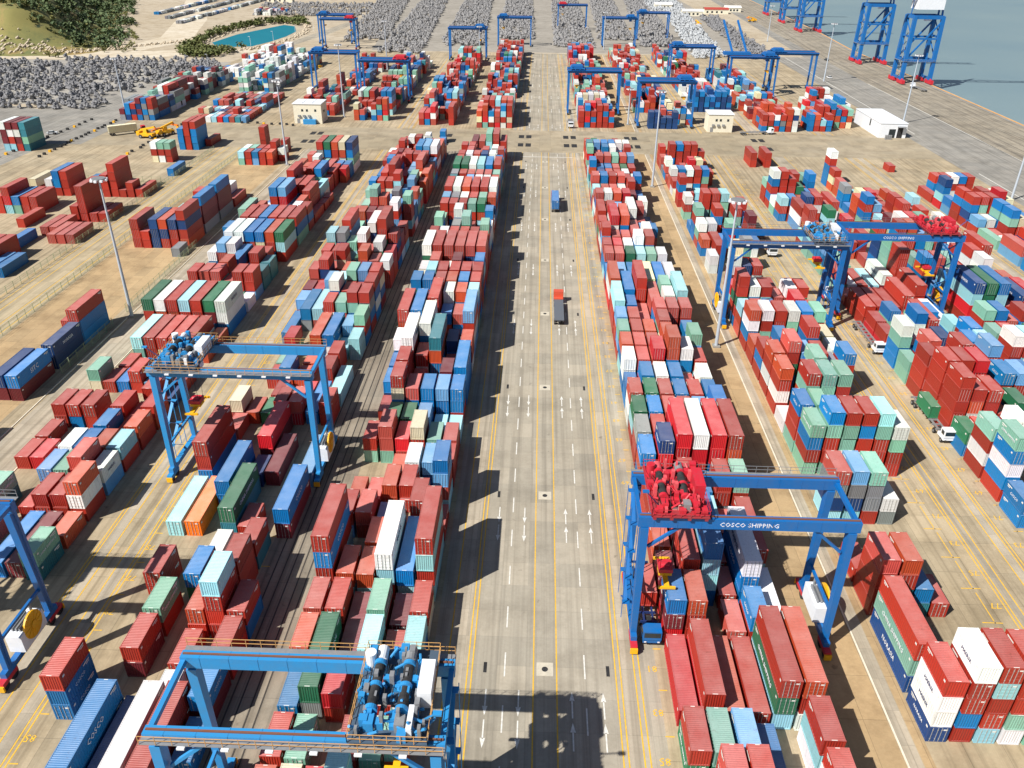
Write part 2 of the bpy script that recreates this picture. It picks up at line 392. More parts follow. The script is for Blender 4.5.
clumps('bushes', pts, leafmat('bank_leaves', (66, 84, 44), (112, 112, 58)), rn, kind='stuff', label='green bushes lining the bank of the teal pond', cat='bushes')
# fields of concrete wave breaker blocks
def tetra_mesh():
    mb = MB(); c = Vector((0,0,1.15)); ds = [Vector((0,0,1)), Vector((.94,0,-.33)), Vector((-.47,.816,-.33)), Vector((-.47,-.816,-.33))]
    for d in ds: mb.cyl(c-d*.15, c+d*1.15, .74, .52, k=6)
    return mb
TT = tetra_mesh()
def tetrapods(name, boxes, dens, rnd, label, mat, size=1.5):
    mb = MB()
    for (x0, x1, y0, y1, sk) in boxes:
        n = int((x1-x0)*(y1-y0)*dens)
        for _ in range(n):
            v = rnd.random(); y = y0+(y1-y0)*v; x = rnd.uniform(x0, x1)+sk*(y-y0); s = size*rnd.uniform(.8, 1.2); a = rnd.random()*6.28
            lift = rnd.choice((0, 0, 0, 1.3))*s; rz = Matrix.Rotation(a, 3, 'Z') @ Matrix.Rotation(rnd.choice((0, 0, 1.9)), 3, 'X')
            k = len(mb.v); mb.v += [tuple(rz @ (Vector(p)-Vector((0,0,1.15)))*s+Vector((x, y, 1.0*s+lift))) for p in TT.v]
            mb.f += [tuple(q+k for q in f) for f in TT.f]; mb.m += [0]*len(TT.f)
    return tag(mb.build(name, mat), kind='stuff', label=label, cat='wave breaker blocks')
MT = paint('tetrapod_concrete', (142, 141, 142), .9, .35, .15); MT2 = paint('tetrapod_dark', (130, 130, 133), .9, .35, .2); MT3 = paint('tetrapod_pale', (176, 180, 184), .9, .25, .15)
tetrapods('concrete_tetrapods', [(-400,-240,447,468,0),(-396,-232,474,494,0),(-390,-226,500,520,0),(-384,-218,527,547,0),(-380,-214,554,574,0),(-300,-232,424,442,.3),(-330,-222,580,592,0)], .075, rn, 'grey concrete wave breaker blocks in rows at the left of the yard', MT2, 1.2)
far = []
for (x0, x1, y0, y1, sk) in [(-122,-90,645,1150,-.06),(-80,-46,690,1200,-.04),(-38,-6,735,1250,-.02),(10,42,690,1250,0),(47,76,740,1250,.03),(80,108,700,1200,.05),(-164,-128,720,1150,-.1),(-300,-190,905,930,0),(-300,-190,950,975,0),(-320,-190,1000,1030,0)]:
    y = y0
    while y < y1: far.append((x0+sk*(y-y0), x1+sk*(y-y0), y, min(y+58, y1), sk)); y += 66
tetrapods('concrete_tetrapods', far, .085, rn, 'grey concrete wave breaker blocks piled beyond the far end of the yard', MT, 1.2)
tetrapods('concrete_tetrapods', [(112,136,640,980,.06),(118,160,980,1250,.05)], .1, rn, 'pale concrete wave breaker blocks in a long bank at upper right', MT3, 1.2)
tetrapods('concrete_tetrapods', [(152,172,640,940,.04)], .1, rn, 'dark concrete wave breaker blocks beside the quay road', MT2, 1.15)
# rocks round the pond and at the foot of the hill
mb = MB()
for i in range(900):
    if i < 450: a = rn.uniform(0, 6.28); x = -240+math.cos(a)*30*rn.uniform(.95, 1.2); y = 738+math.sin(a)*98*rn.uniform(.95, 1.12)
    else: x = rn.uniform(-470, -285); y = 606+.14*(x+470)+rn.gauss(0, 5)+(max(0, x+340)*1.3)
    s = rn.uniform(.5, 1.6); p = Vector((x, y, max(hh(x, y), 0)))
    mb.cyl(p-Vector((s*.6,0,.2)), p+Vector((s*rn.uniform(.3,.9), s*rn.uniform(-.6,.6), s*.9)), s*.8, s*.35, k=5)
tag(mb.build('rocks', paint('pale_rock', (186, 172, 150), .9, .4, .5)), kind='stuff', label='pale rocks strewn round the pond and hill foot', cat='rocks')
# ------------------------------------------------------------------ shipping containers
LAYOUT = '''
L1: 0,8,1,rg 0,11,1,bn 0,14,2,r??? 0,17,1,b??? 0,19,1,w?? 0,20,2,w??? 0,22,1,r??? 0,24,1,g??? 0,25,1,g?? 0,26,1,r??? 0,27,1,l??? 0,28,2,r??? 0,31,1,k??? 0,32,2,G??? 0,35,1,r??? 0,37,1,r??? 1,9,1,Gm 1,10,1,r??? 1,11,1,r??? 1,12,2,w??? 1,14,2,b??? 1,17,1,b??? 1,18,1,c??? 1,20,2,r??? 1,22,1,w??? 1,26,1,r??? 1,27,1,k??? 1,28,2,w??? 1,31,1,r??? 1,32,2,G??? 1,35,1,w??? 1,37,1,r??? 2,6,1,oo 2,9,1,Gm 2,11,1,rr 2,13,2,wbbb 2,15,2,r??? 2,17,1,p??? 2,18,1,r??? 2,20,2,p??? 2,22,1,r??? 2,23,1,k??? 2,24,1,w???? 2,26,1,r??? 2,27,1,w??? 2,28,2,o??? 2,30,1,l??? 2,31,1,p??? 2,32,2,w??? 2,35,1,p??? 2,37,1,r?? 3,6,1,rk 3,10,1,bbr 3,12,2,t??? 3,16,1,w??? 3,17,1,o??? 3,18,1,r??? 3,20,2,p??? 3,23,1,g???? 3,27,1,r??? 3,28,2,r??? 3,30,1,w??? 3,31,1,p??? 3,32,2,c??? 3,37,1,b?? 4,7,1,ln 4,8,1,gt 4,10,1,lbb 4,16,1,o??? 4,17,1,b??? 4,18,1,r??? 4,20,2,p??? 4,22,1,r??? 4,27,1,g??? 4,28,2,r??? 4,30,1,w??? 4,31,1,p??? 4,32,2,b??? 4,37,1,k?? 5,6,1,b??? 5,7,1,rr 5,8,1,p? 5,10,1,bbr 5,11,2,bbb 5,14,2,l??? 5,16,1,c??? 5,17,1,r??? 5,18,1,r??? 5,20,2,p??? 5,22,1,g???? 5,23,1,b??? 5,25,1,b??? 5,27,1,o??? 5,28,2,w??? 5,31,1,g??? 5,32,2,r??? 5,37,1,b??
L2: 0,14,2,b 0,16,1,lr 0,19,1,bo 0,25,2,rb 1,12,1,g 1,17,1,Rb 1,22,2,r??? 1,24,1,gg 1,26,1,g?? 1,27,1,g??? 1,30,1,r?? 1,31,2,r?? 1,37,1,r??? 2,26,1,g???? 2,31,2,r??? 2,38,1,w??? 3,9,1,r? 3,11,1,o 3,13,2,o? 3,15,1,r?? 3,16,1,w??? 3,23,2,w?? 3,26,1,o??? 3,30,1,r??? 3,34,1,r??? 3,38,1,r??? 3,42,1,wr 4,13,2,b? 4,15,1,g?? 4,17,1,g??? 4,20,1,r?? 4,23,2,r?? 4,27,1,k??? 4,32,1,l?? 4,35,2,b??? 5,9,2,b 5,11,1,r? 5,12,1,rr 5,14,1,lb 5,15,1,r??? 5,16,1,rr? 5,20,1,w??? 5,21,2,r???? 5,24,1,w???? 5,25,1,b??? 5,26,2,rr 5,29,1,l??? 5,30,1,g??? 5,31,1,y?? 5,32,2,p??? 5,34,1,r??? 5,35,2,l??? 5,43,1,bb 6,10,2,c 6,13,1,cc 6,14,1,gr? 6,15,1,r??? 6,16,1,r??? 6,19,1,w?? 6,21,1,r??? 6,25,1,g???? 6,26,1,b?? 6,27,1,o??? 6,28,1,g?? 6,30,1,o?? 6,31,2,o?? 6,33,1,r?? 6,34,1,b?? 6,35,2,w???
L3: 0,9,1,rr 0,11,1,gy 0,21,1,wb 1,5,1,gt 1,9,1,rb 1,11,1,r 1,12,1,r 1,13,2,c? 1,15,2,w?? 1,18,1,r?? 1,21,1,l?? 1,22,2,w?? 1,24,2,r?? 1,29,1,rr 2,9,1,rr 2,11,1,b 2,13,2,rr 2,15,2,r?? 2,21,1,w?? 2,22,2,w?? 2,24,2,r?? 2,27,2,b??? 2,30,2,r??? 2,32,1,r?? 2,35,1,w?? 2,36,2,r??? 3,5,1,r 3,6,1,l? 3,7,1,w? 3,11,1,rr 3,13,2,r? 3,15,2,c?? 3,19,1,o?? 3,22,2,b?? 3,24,2,b?? 3,27,2,l??? 3,29,2,r?? 3,32,2,r?? 3,36,2,Gb?? 4,5,1,rr 4,6,1,gt 4,7,1,b? 4,9,1,r? 4,13,2,r? 4,15,2,rr? 4,21,1,rg 4,22,2,b?? 4,24,2,r?? 4,29,2,r?? 4,32,2,b?? 4,36,2,or?? 5,5,1,rr 5,6,1,p?? 5,7,1,o? 5,13,2,r? 5,15,2,Gm? 5,18,1,r?? 5,20,1,r?? 5,22,2,or? 5,24,2,p?? 5,27,1,o?? 5,28,2,r?? 5,30,2,cw 5,33,2,rr 5,36,2,yo?? 6,3,1,gt 6,4,1,o 6,5,1,o?? 6,6,1,w? 6,7,1,c? 6,8,1,or 6,9,1,r? 6,15,2,wwb 6,17,1,w 6,18,1,r?? 6,19,1,tt 6,20,1,tt 6,22,2,Gcr 6,24,2,r?? 6,35,1,bb 6,36,2,nb??
L4: 0,23,2,rrr 0,37,1,cg 0,38,1,wg 1,23,1,rr 1,29,1,rr 1,37,1,rr 1,38,1,gr 1,40,1,rrrr 2,23,2,nnn 2,25,2,cb 2,29,1,wr 2,37,1,bl 2,38,1,rr 3,11,1,w 3,23,2,onr 3,25,2,Gr 3,27,2,rr 3,29,2,rb 3,37,1,rr 3,38,1,rr 4,10,2,nm 4,12,2,c 4,14,1,rr 4,23,2,nrr 4,25,2,prr 4,27,2,rr 4,29,2,wb 4,37,1,or 4,38,1,rrr 4,40,1,rr 5,10,2,bm 5,12,2,nn 5,13.7,2,rbb 5,22,1,k 5,23,2,rnro 5,25,2,bmmk 5,27,2,bmmk 5,29,2,r 5,38,1,wr
L5: 1,27,2,rr 1,30,2,yr 2,27,2,rRc 2,30,1,r 3,27,2,bg 3,30,2,wr 4,27,2,rr 4,30,2,bbr 5,27,2,rr 5,30,2,rrr 6,25,2,r 6,31,2,b 7,30,1,w 8,20,1,w 9,20,2,rr 9,22,2,b 9,37,1,wry 10,17,2,nb 10,20,2,rr 10,24,2,p 10,30,1,rrr 10,37,1,grw 10,40,2,bbb 11,19,2,b 11,24,2,p 11,26,1,rr 11,30,2,rrrr 11,37,1,grr 11,40,2,rrrr 12,19,2,b 12,23,2,p 12,26,2,rrrr 12,30,1,r 12,40,2,rbbb 13,23,2,p 13,26,2,r 13,30,1,rr 13,41,2,r 14,23,2,p 14,26,2,r 14,30,2,r 14,34,2,b
L6: 1,40,2,mmr 2,39,2,wmmc 3,39,2,mwrc 4,39,2,mwmr 5,39,2,ttgt
N1: 0,-3,2,o 0,-1,1,r 0,1,1,o? 0,3,2,rbrc 1,-5,2,b 1,2,1,rr 1,3,1,oc 1,5,1,pr 2,-5,2,b 2,-3,2,R 2,0,1,R? 2,1,2,m 2,3,1,oc 2,4,1,oc 3,-3,2,cb 3,1,1,c? 3,2,1,gr 3,3,2,wcr 4,2,1,m 4,3,2,bc 4,5,1,r?? 5,-3,2,g 5,1,1,cb 5,2,1,r? 5,3,2,rcrc
N2: 0,-1,1,rbb 0,4,2,c 0,6,2,rrb 1,2,1,rr 1,4,2,O 2,-2.6,2,bb 2,0,1,rm 2,1,1,gr 2,5,2,bb 3,-2.6,2,n 3,2,1,bG 3,4,2,Gt 3,7,2,Rm 4,-2.6,2,ww 4,-1,1,w 4,0,1,r 4,1,1,or 4,6,2,m 5,-2.6,2,rr 5,1,1,crrr 5,2,1,rrr 5,3,1,rt 6,-1,1,bm 6,0,1,rr 6,1,1,r? 6,4,2,bm 6,6,2,l
R1: 0,-1,1,rG 0,0,2,R 0,2,1,bmR 0,3,1,mr 0,4,1,or 0,5,2,rr 0,8,1,k?? 0,9,1,G?? 0,11,1,bb 0,12,1,w?? 0,13,1,o?? 0,15,1,l?? 0,16,2,c?? 0,18,2,o?? 0,21,1,p?? 0,22,1,p?? 0,23,1,r??? 0,26,2,r?? 0,29,1,p?? 0,30,1,c?? 0,34,1,b??? 0,35,1,cc 0,39,1,r?? 1,-2,1,prg 1,-1,1,gG 1,0,2,rR 1,2,1,orr 1,3,2,rmr 1,5,2,mr 1,8,1,r?? 1,9,1,b?? 1,10,1,G?? 1,11,1,b?? 1,12,1,p?? 1,13,1,p?? 1,14,1,p?? 1,15,1,p?? 1,21,1,p?? 1,22,1,R?? 1,23,1,p?? 1,24,2,R??? 1,29,1,w?? 1,30,1,o?? 1,34,1,b?? 1,35,1,p??? 1,39,1,r?? 2,-2,1,rrg 2,-1,1,lr 2,0,2,o 2,3,2,bccb 2,5,1,bcc 2,7,2,RRr? 2,9,1,p?? 2,10,1,p?? 2,11,1,w?? 2,12,1,R??? 2,13,1,p?? 2,14,1,o?? 2,17,2,r??? 2,19,2,bR 2,21,1,G?? 2,22,1,w?? 2,23,1,p?? 2,24,2,o??? 2,29,1,p?? 2,30,1,p?? 2,34,1,b?? 2,35,1,p??? 2,39,1,r?? 3,-2,2,b 3,0,2,r 3,2,1,p 3,3,1,r 3,4,1,r 3,5,1,cr 3,7,2,wRr? 3,9,1,p?? 3,10,1,b?? 3,11,1,b?? 3,12,1,o???? 3,13,1,o??? 3,14,1,p??? 3,15,1,p??? 3,16,2,p?? 3,18,2,y?? 3,21,1,c?? 3,22,1,w??? 3,25,2,w??? 3,29,1,p?? 3,30,1,w?? 3,32,1,w?? 3,34,1,pr? 3,35,1,g??? 3,39,1,b?? 4,0,2,rGc 4,2,1,br 4,3,2,wbb 4,5,1,p 4,7,2,RRb? 4,9,1,l?? 4,10,1,r?? 4,12,1,w??? 4,15,1,p??? 4,18,2,b?? 4,21,1,g?? 4,22,1,p??? 4,24,1,l?? 4,30,1,r??? 4,34,1,Gp? 4,35,1,p??? 4,39,1,c?? 5,-2,1,rwc 5,-1,1,rcw 5,0,2,orw 5,2,2,w 5,5,1,rb 5,10,1,b?? 5,11,1,w?? 5,13,1,g??? 5,15,1,p??? 5,16,2,c??? 5,18,2,w?? 5,21,1,w?? 5,24,1,b?? 5,29,2,bb 5,34,1,r?? 5,35,1,l??? 5,39,1,k?? 5,40,1,wr
R2: 0,0,1,rwwn 0,1,2,rgn 0,3,1,prrr 0,4,1,r 0,6,1,pknc 0,8,1,gbrg 0,9,1,brrg 0,11,1,orwr 0,12,1,orwr 0,13,1,rbr 0,14,1,or 0,15,1,owbr 0,17,1,rrGrb 0,22,1,ww 0,24,1,ob 0,26,1,grbb 0,27,1,b 0,29,1,wrg 0,31,1,rbRr 0,33,1,r? 0,37,1,k 0,39,1,rrr 1,0,1,wrrbr 1,3,1,ortk 1,6,1,lknc 1,8,1,bgrrg 1,10,1,rgor? 1,12,1,p???? 1,13,1,b??? 1,15,1,wrgr 1,20,1,ywwrr 1,23,2,rw 1,26,1,o 1,27,1,rrgyb 1,37,1,b 1,38,1,rrbr 2,0,1,rcrrc 2,3,1,bt 2,6,1,gkkr 2,8,1,rggwr 2,10,1,ggbr? 2,11,1,g???? 2,12,1,l??? 2,13,1,prr 2,15,1,rrwr 2,20,1,nnr 2,27,1,rrgrr 2,34,1,wrw 2,37,1,b 2,38,1,brrr 3,0,1,rrrgw 3,3,1,r 3,6,1,wk 3,8,1,rbrwr 3,10,1,grrr? 3,12,1,r??? 3,13,1,r???? 3,15,1,wgr? 3,20,1,rwr 3,22,1,k??? 3,27,1,cgwrb 3,34,1,rrb 3,38,1,rrrr 4,0,1,orbrg 4,8,1,cgrrr 4,15,1,bwr? 4,38,1,rrrb 5,0,1,rrwrb 5,8,1,wgrr 5,12,1,br?? 5,13,1,wr? 5,15,1,gr?? 5,27,1,rp?? 5,28,1,wrb 5,38,1,rrr
R3: 0,6,1,bb 0,7,1,gbwbr 0,8,1,grwr 0,9,1,Gb 0,10,1,rrrrr 0,11,1,rrrrr 0,12,1,rrrr 0,13,1,gg 0,14,1,wgbb 0,16,1,rR 0,17,2,rr 0,31,1,wbrbr 0,32,1,grr 1,11,1,rrGrw 1,14,2,b 1,16,1,bgg 1,17,2,rr 1,27,2,r?? 1,31,1,rrrby 2,11,1,RRcRr 2,12,1,rrGrw 2,16,1,rR 2,17,2,rr 2,39,2,rr 3,9,1,wrb 3,10,1,rG 3,12,1,RRcR 3,15,2,rgg 3,17,2,rrr 3,32,1,rrrw 4,10,1,Gbb 4,11,1,brrr 4,12,1,lrr?? 4,13,1,b??? 4,14,1,gg 4,17,1,rg 4,30,2,bb 4,39,2,rr 5,11,1,lr?? 5,12,1,brr 5,13,1,c??? 5,14,1,b??? 5,15,1,cb? 5,16,2,ww 5,18,2,rrr 5,20,1,rrrr? 5,21,1,ggg?? 5,22,1,nnb? 5,28,2,rw? 5,30,2,rr 5,32,1,bb?? 5,33,1,ggw
R4: 0,16,1,gr? 0,29,1,oor 0,31,1,kbb 1,16,1,bRg 1,31,1,cc 1,32,2,p? 1,34,1,r?? 1,35,1,wrbb? 2,29,1,p 2,36,1,r 3,20,1,rw 3,21,1,rr 4,20,1,wwgr 4,21,1,rwrw 4,22,1,rgg 4,30,1,oyg 4,31,1,rb 5,21,2,r??? 5,23,1,wby 5,24,1,rr??
R5: 0,21,2,bb 0,23,2,p? 0,25,2,g 0,28,1,rbnr 0,29,1,rbrr 0,31,1,nbcR 0,32,2,r 0,38,1,r 1,28,1,rgyw 1,33,1,rbb 2,26,1,bgrr 2,27,1,bgbr 2,28,1,rrrg 2,33,1,rrn 3,33,1,wrw 4,33,1,br? 5,29,1,yrr 5,33,1,rr?
'''
BX = dict(N1=-30.3, N2=-57.6, R1=18.6, R2=48.5, R3=79.9, R4=105.5, R5=139.9, L1=-30.3, L2=-58.6, L3=-91.8, L4=-120.6, L5=-182.3, L6=-231.3)
BY = dict(N1=65.3, N2=71.1, R1=66.2, L1=65.6, R2=65.7, R3=65.9, R4=67.6, R5=69.2, L3=67.4, L4=69.6, L2=70.6, L5=71.4, L6=71.4)
BN = dict(R1=6, R2=6, R3=6, R4=6, R5=6, L1=6, L2=7, L3=7, N1=6, N2=7, L4=6, L5=15, L6=6)
BNAME = dict(N1='front left block', N2='front second-left block', R1='first right block', R2='second right block', R3='third right block', R4='fourth right block', R5='quayside block',
             L1='first left block', L2='second left block', L3='third left block', L4='fenced left block', L5='scattered left rows', L6='left edge stack')
PAL = dict(r=(164,46,32), p=(176,74,64), R=(190,26,36), o=(184,72,40), O=(255,124,0), b=(0,112,176), n=(8,58,112), l=(96,150,196), c=(150,206,216), g=(124,176,156),
           G=(34,108,74), w=(222,224,222), y=(218,208,172), k=(128,132,136), m=(112,32,42), t=(46,122,134))
CN = dict(r='rust red', p='brick red', R='bright red', o='orange brown', O='bright orange', b='blue', n='navy', l='grey blue', c='pale cyan', g='mint green',
          G='dark green', w='white', y='cream', k='grey', m='maroon', t='teal')
WT = 'r'*30+'p'*14+'R'*5+'o'*9+'b'*16+'n'*4+'l'*3+'g'*7+'c'*5+'w'*12+'y'*2+'k'*2+'G'*3+'m'*2+'t'*1
PITCH_X, PITCH_Y = 2.88, 6.85
rc = random.Random(11)
cells = {}     # (block,row,k) -> column
cols = []
def addcol(b, r, k, ln, c):
    c = ''.join(rc.choice(WT) if q == '?' else q for q in c)
    col = dict(b=b, r=r, k=k, ln=ln, c=c); cols.append(col)
    for j in range(ln): cells[(b, r, round(k)+j)] = col
for L in LAYOUT.strip().split('\n'):
    b, rest = L.split(': ')
    for t in rest.split():
        r, k, ln, c = t.split(','); addcol(b, int(r), float(k), int(ln), c)
EMPTY = [('R2', 1, 1, 2), ('R2', 2, 1, 2), ('R2', 3, 1, 2), ('R2', 4, 1, 2), ('R2', 5, 1, 2), ('R2', -1, 5, 5), ('R2', -1, 7, 7), ('R2', 4, 3, 6), ('R2', 5, 3, 6), ('R2', 2, 4, 4), ('R2', 3, 4, 4), ('L1', 0, 7, 7)]
for b, r, k0, k1 in EMPTY:
    for k in range(k0, k1+1):
        for rr in (range(BN[b]) if r < 0 else (r,)): cells.setdefault((b, rr, k), None)
# cells the photograph hides or shows too small to read: (block, k0, k1, share filled, lowest, highest, share of long ones)
FILL = [('R1', 3, 40, 0.97, 3, 4, 0.1), ('N1', -5, 6, 0.6, 1, 2, 0.2), ('L1', 7, 9, 0.8, 1, 3, 0.2), ('L1', 10, 25, 0.9, 3, 4, 0.2), ('L1', 26, 40, 0.97, 4, 4, 0.15), ('N2', -2, 8, 0.18, 1, 1, 0.3), ('L2', 9, 14, 0.6, 1, 2, 0.3), ('L2', 15, 39, 0.9, 3, 4, 0.25), ('L3', 3, 14, 0.6, 1, 2, 0.3), ('L3', 15, 37, 0.8, 1, 3, 0.3), ('L4', 4, 9, 0.7, 2, 3, 0.9), ('R2', 9, 18, 0.85, 3, 4, 0.05), ('R2', 24, 39, 0.75, 2, 4, 0.1), ('R3', 6, 16, 0.9, 3, 4, 0.15), ('R3', 17, 23, 0.7, 1, 3, 0.2), ('R3', 24, 33, 0.8, 2, 4, 0.2), ('R4', 10, 22, 0.9, 2, 4, 0.2), ('R4', 22, 30, 0.85, 2, 4, 0.15), ('R5', 12, 30, 0.9, 3, 4, 0.25)]
for b, k0, k1, p, lo, hi, pl in FILL:
    base = None
    k = k0
    while k <= k1:
        two = rc.random() < pl and k < k1
        hb = rc.randint(lo, hi)
        hole = rc.random() > .5+.5*p
        for r in range(BN[b]):
            if (b, r, k) in cells or (two and (b, r, k+1) in cells) : 
                if two and (b, r, k) not in cells and rc.random() < p: addcol(b, r, k, 1, '?'*max(1, hb-rc.randint(0, 1)))
                elif two and (b, r, k+1) not in cells and rc.random() < p: addcol(b, r, k+1, 1, '?'*max(1, hb-rc.randint(0, 1)))
                continue
            if hole or rc.random() > p: continue
            addcol(b, r, k, 2 if two else 1, '?'*max(1, hb-rc.choice((0, 0, 0, 1, 1, 2))))
        k += 2 if two else 1
boxes = []     # every container: x0, y0, z, length, height, colour letter, tier index from top, col
for col in cols:
    b = col['b']; x = BX[b]+PITCH_X*col['r']+rc.uniform(-.05, .05); y = BY[b]+PITCH_Y*col['k']; z = 0.02
    ln = 12.19 if col['ln'] == 2 else 6.06; n = len(col['c'])
    if col['ln'] == 2: y += .35
    for i, ch in enumerate(reversed(col['c'])):
        h = 2.9 if col['ln'] == 2 else 2.59
        boxes.append(dict(x=x+rc.uniform(-.04,.04), y=y+rc.uniform(-.1,.1), z=z, ln=ln, h=h, ch=ch, top=n-1-i, col=col)); z += h+.015
def pj(x, y, z):
    v = Vector((x, y, z-CAM_H)); d = v.dot(fw); return 512+F*v.dot(rt2)/d, 384-F*v.dot(up2)/d, F/d
def colh(b, r, k):
    c = cells.get((b, r, k)); return len(c['c'])*(2.9 if c['ln'] == 2 else 2.6) if c else 0
for q in boxes:
    c = q['col']; b, r, k = c['b'], c['r'], c['k']
    px, py, s = pj(q['x']+1.2, q['y'], q['z']+q['h'])
    px2, py2, s2 = pj(q['x']+1.2, q['y']+q['ln'], q['z']+q['h'])
    if (px < -15 and px2 < -15) or (px > 1040 and px2 > 1040) or py2 > 775: q['sc'] = -1; continue
    sc_ = 0
    if q['top'] == 0: sc_ += 2.44*s*abs(py-py2)*(1 if 0 < px < 1024 else .5)
    front = colh(b, r, round(k)-1)
    if q['z']+q['h']*.5 > front*.8: sc_ += 2.44*q['h']*s*s*.75
    side = colh(b, r+(1 if px < 520 else -1), round(k)) if 0 <= r+(1 if px < 520 else -1) < BN[b] else 0
    if q['z']+q['h']*.6 > side: sc_ += q['h']*.8*s*abs(px-px2)*.6+q['h']*s*.2*abs(px-512)/60
    q['sc'] = sc_
vis = sorted([q for q in boxes if q['sc'] > 0], key=lambda q: -q['sc'])
IND = vis[:300]; ids = set(id(q) for q in IND)
REST = [q for q in boxes if id(q) not in ids]
# ---- meshes shared by the single containers
M_ROD = paint('lock_rod_grey', (176, 176, 172), .5, .3, metal=.2)
M_MARK = paint('door_marking', (228, 228, 222), .6, .2)
def corr(mb, x, y0, y1, z0, z1, sgn, pitch=.42, dep=.05, axis='y'):
    """corrugated wall running along y (or x) facing sgn"""
    n = max(2, int((y1-y0)/pitch)); p = (y1-y0)/n; prof = []
    for i in range(n):
        a = y0+i*p; prof += [(a, 0), (a+p*.3, 0), (a+p*.45, 1), (a+p*.85, 1)]
    prof.append((y1, 0)); b0 = len(mb.v)
    for yy, d in prof:
        for z in (z0, z1): mb.v.append((x-sgn*dep*d, yy, z) if axis == 'y' else (yy, x-sgn*dep*d, z))
    flip = (sgn > 0) == (axis == 'y')
    for i in range(len(prof)-1):
        a, b_, c_, d_ = b0+2*i, b0+2*i+2, b0+2*i+3, b0+2*i+1
        mb.f.append((a, b_, c_, d_) if flip else (d_, c_, b_, a)); mb.m.append(mb.mi)
def cont_parts(L, H, doors_front):
    W = 2.44; P = {}
    fr = MB()
    for x in (0, W-.16):
        for y in (0, L-.16): fr.box(x, x+.16, y, y+.16, .17, H-.17)
        fr.box(x, x+.14, .16, L-.16, 0, .15); fr.box(x+(.02 if x == 0 else .0), x+(.12 if x == 0 else .14), .16, L-.16, H-.1, H)
    for y in (0, L-.14):
        fr.box(.16, W-.16, y, y+.14, 0, .15); fr.box(.16, W-.16, y, y+.14, H-.12, H)
    fr.mi = 1
    for x in (0, W-.18):
        for y in (0, L-.18):
            for z in (0, H-.17): fr.box(x-.004, x+.184, y-.004, y+.184, z, z+.17+(.004 if z else 0))
    P['frame'] = fr.mesh('frame', [M_CONT, M_CONT])
    wl = MB(); corr(wl, .03, .16, L-.16, .15, H-.1, -1); corr(wl, W-.03, .16, L-.16, .15, H-.1, 1)
    wl.box(.1, W-.1, .16, L-.16, .03, .12)
    corr(wl, (L-.04 if doors_front else .04), .16, W-.16, .15, H-.12, 1 if doors_front else -1, .3, .05, 'x')
    wl.mi = 1
    for xs, sg in ((.0, -1), (W, 1)):                     # number panel and small labels near one end
        xx = xs+sg*.006
        for (a, b_, c_, d_) in ((L-1.9, L-.5, H-.5, H-.3), (L-1.3, L-.6, H-.75, H-.62), (.5, .9, H-.8, H-.5)):
            wl.box(min(xx, xs), max(xx, xs), a, b_, c_, d_)
    P['wall'] = wl.mesh('wall', [M_CONT, M_MARK])
    rf = MB(); n = int((L-.4)/.26); p = (L-.4)/n; b0 = 0; prof = [(.14, 0)]
    for i in range(n):
        a = .2+i*p; prof += [(a+.02, 0), (a+p*.2, 1), (a+p*.55, 1), (a+p*.75, 0)]
    prof.append((L-.14, 0))
    for yy, d in prof:
        for x in (.1, W-.1): rf.v.append((x, yy, H-.035+.022*d))
    for i in range(len(prof)-1): rf.f.append((2*i, 2*i+1, 2*i+3, 2*i+2)); rf.m.append(0)
    rf.mi = 1
    rf.box(.85, 1.5, .05, .13, H-.0, H+.012); rf.box(.9, 1.4, L-.14, L-.05, H-.0, H+.012)
    P['roof'] = rf.mesh('roof', [M_CONT, M_MARK])
    yd = .02 if doors_front else L-.02; s = -1 if doors_front else 1
    for i, (x0, x1) in enumerate(((.17, W/2-.01), (W/2+.01, W-.17))):
        d = MB(); y0, y1 = sorted((yd, yd-s*.05)); d.box(x0, x1, y0, y1, .16, H-.13)
        for z in (.45, 1.0, 1.55, 2.1):
            d.box(x0+.08, x1-.08, *sorted((yd, yd+s*.018)), z, z+.3)
        d.mi = 1
        for xr in (x0+.22, x1-.22):
            d.bar((xr, yd+s*.045, .1), (xr, yd+s*.045, H-.08), .045)
            for z in (.5, H-.5): d.box(xr-.07, xr+.07, *sorted((yd+s*.02, yd+s*.07)), z, z+.08)
        d.mi = 2
        if i: d.box(x1-.62, x1-.12, *sorted((yd+s*.02, yd+s*.026)), H-.55, H-.35)
        P['door%d' % i] = d.mesh('door', [M_CONT, M_ROD, M_MARK])
    return P
PARTS = {(L, df): cont_parts(L, H, df) for L, H in ((6.06, 2.59), (12.19, 2.9)) for df in (0, 1)}
def rgba(ch, rnd):
    c = s2l(PAL[ch]); v = rnd.uniform(.78, 1.2); j = [rnd.uniform(.94, 1.06) for _ in range(3)]
    return (min(c[0]*v*j[0], .9), min(c[1]*v*j[1], .9), min(c[2]*v*j[2], .9), 1)
ORD = ['zeroth','first','second','third','fourth','fifth','sixth','seventh','eighth','ninth','tenth','eleventh','twelfth','thirteenth','fourteenth','fifteenth','sixteenth','seventeenth','eighteenth','nineteenth','twentieth',
       'twenty-first','twenty-second','twenty-third','twenty-fourth','twenty-fifth','twenty-sixth','twenty-seventh','twenty-eighth','twenty-ninth','thirtieth']
minbay = {}
for q in IND: minbay[q['col']['b']] = min(minbay.get(q['col']['b'], 99), round(q['col']['k']))
TIER = ['top tier', 'second tier down', 'third tier down', 'fourth tier down', 'fifth tier down', 'sixth tier down']
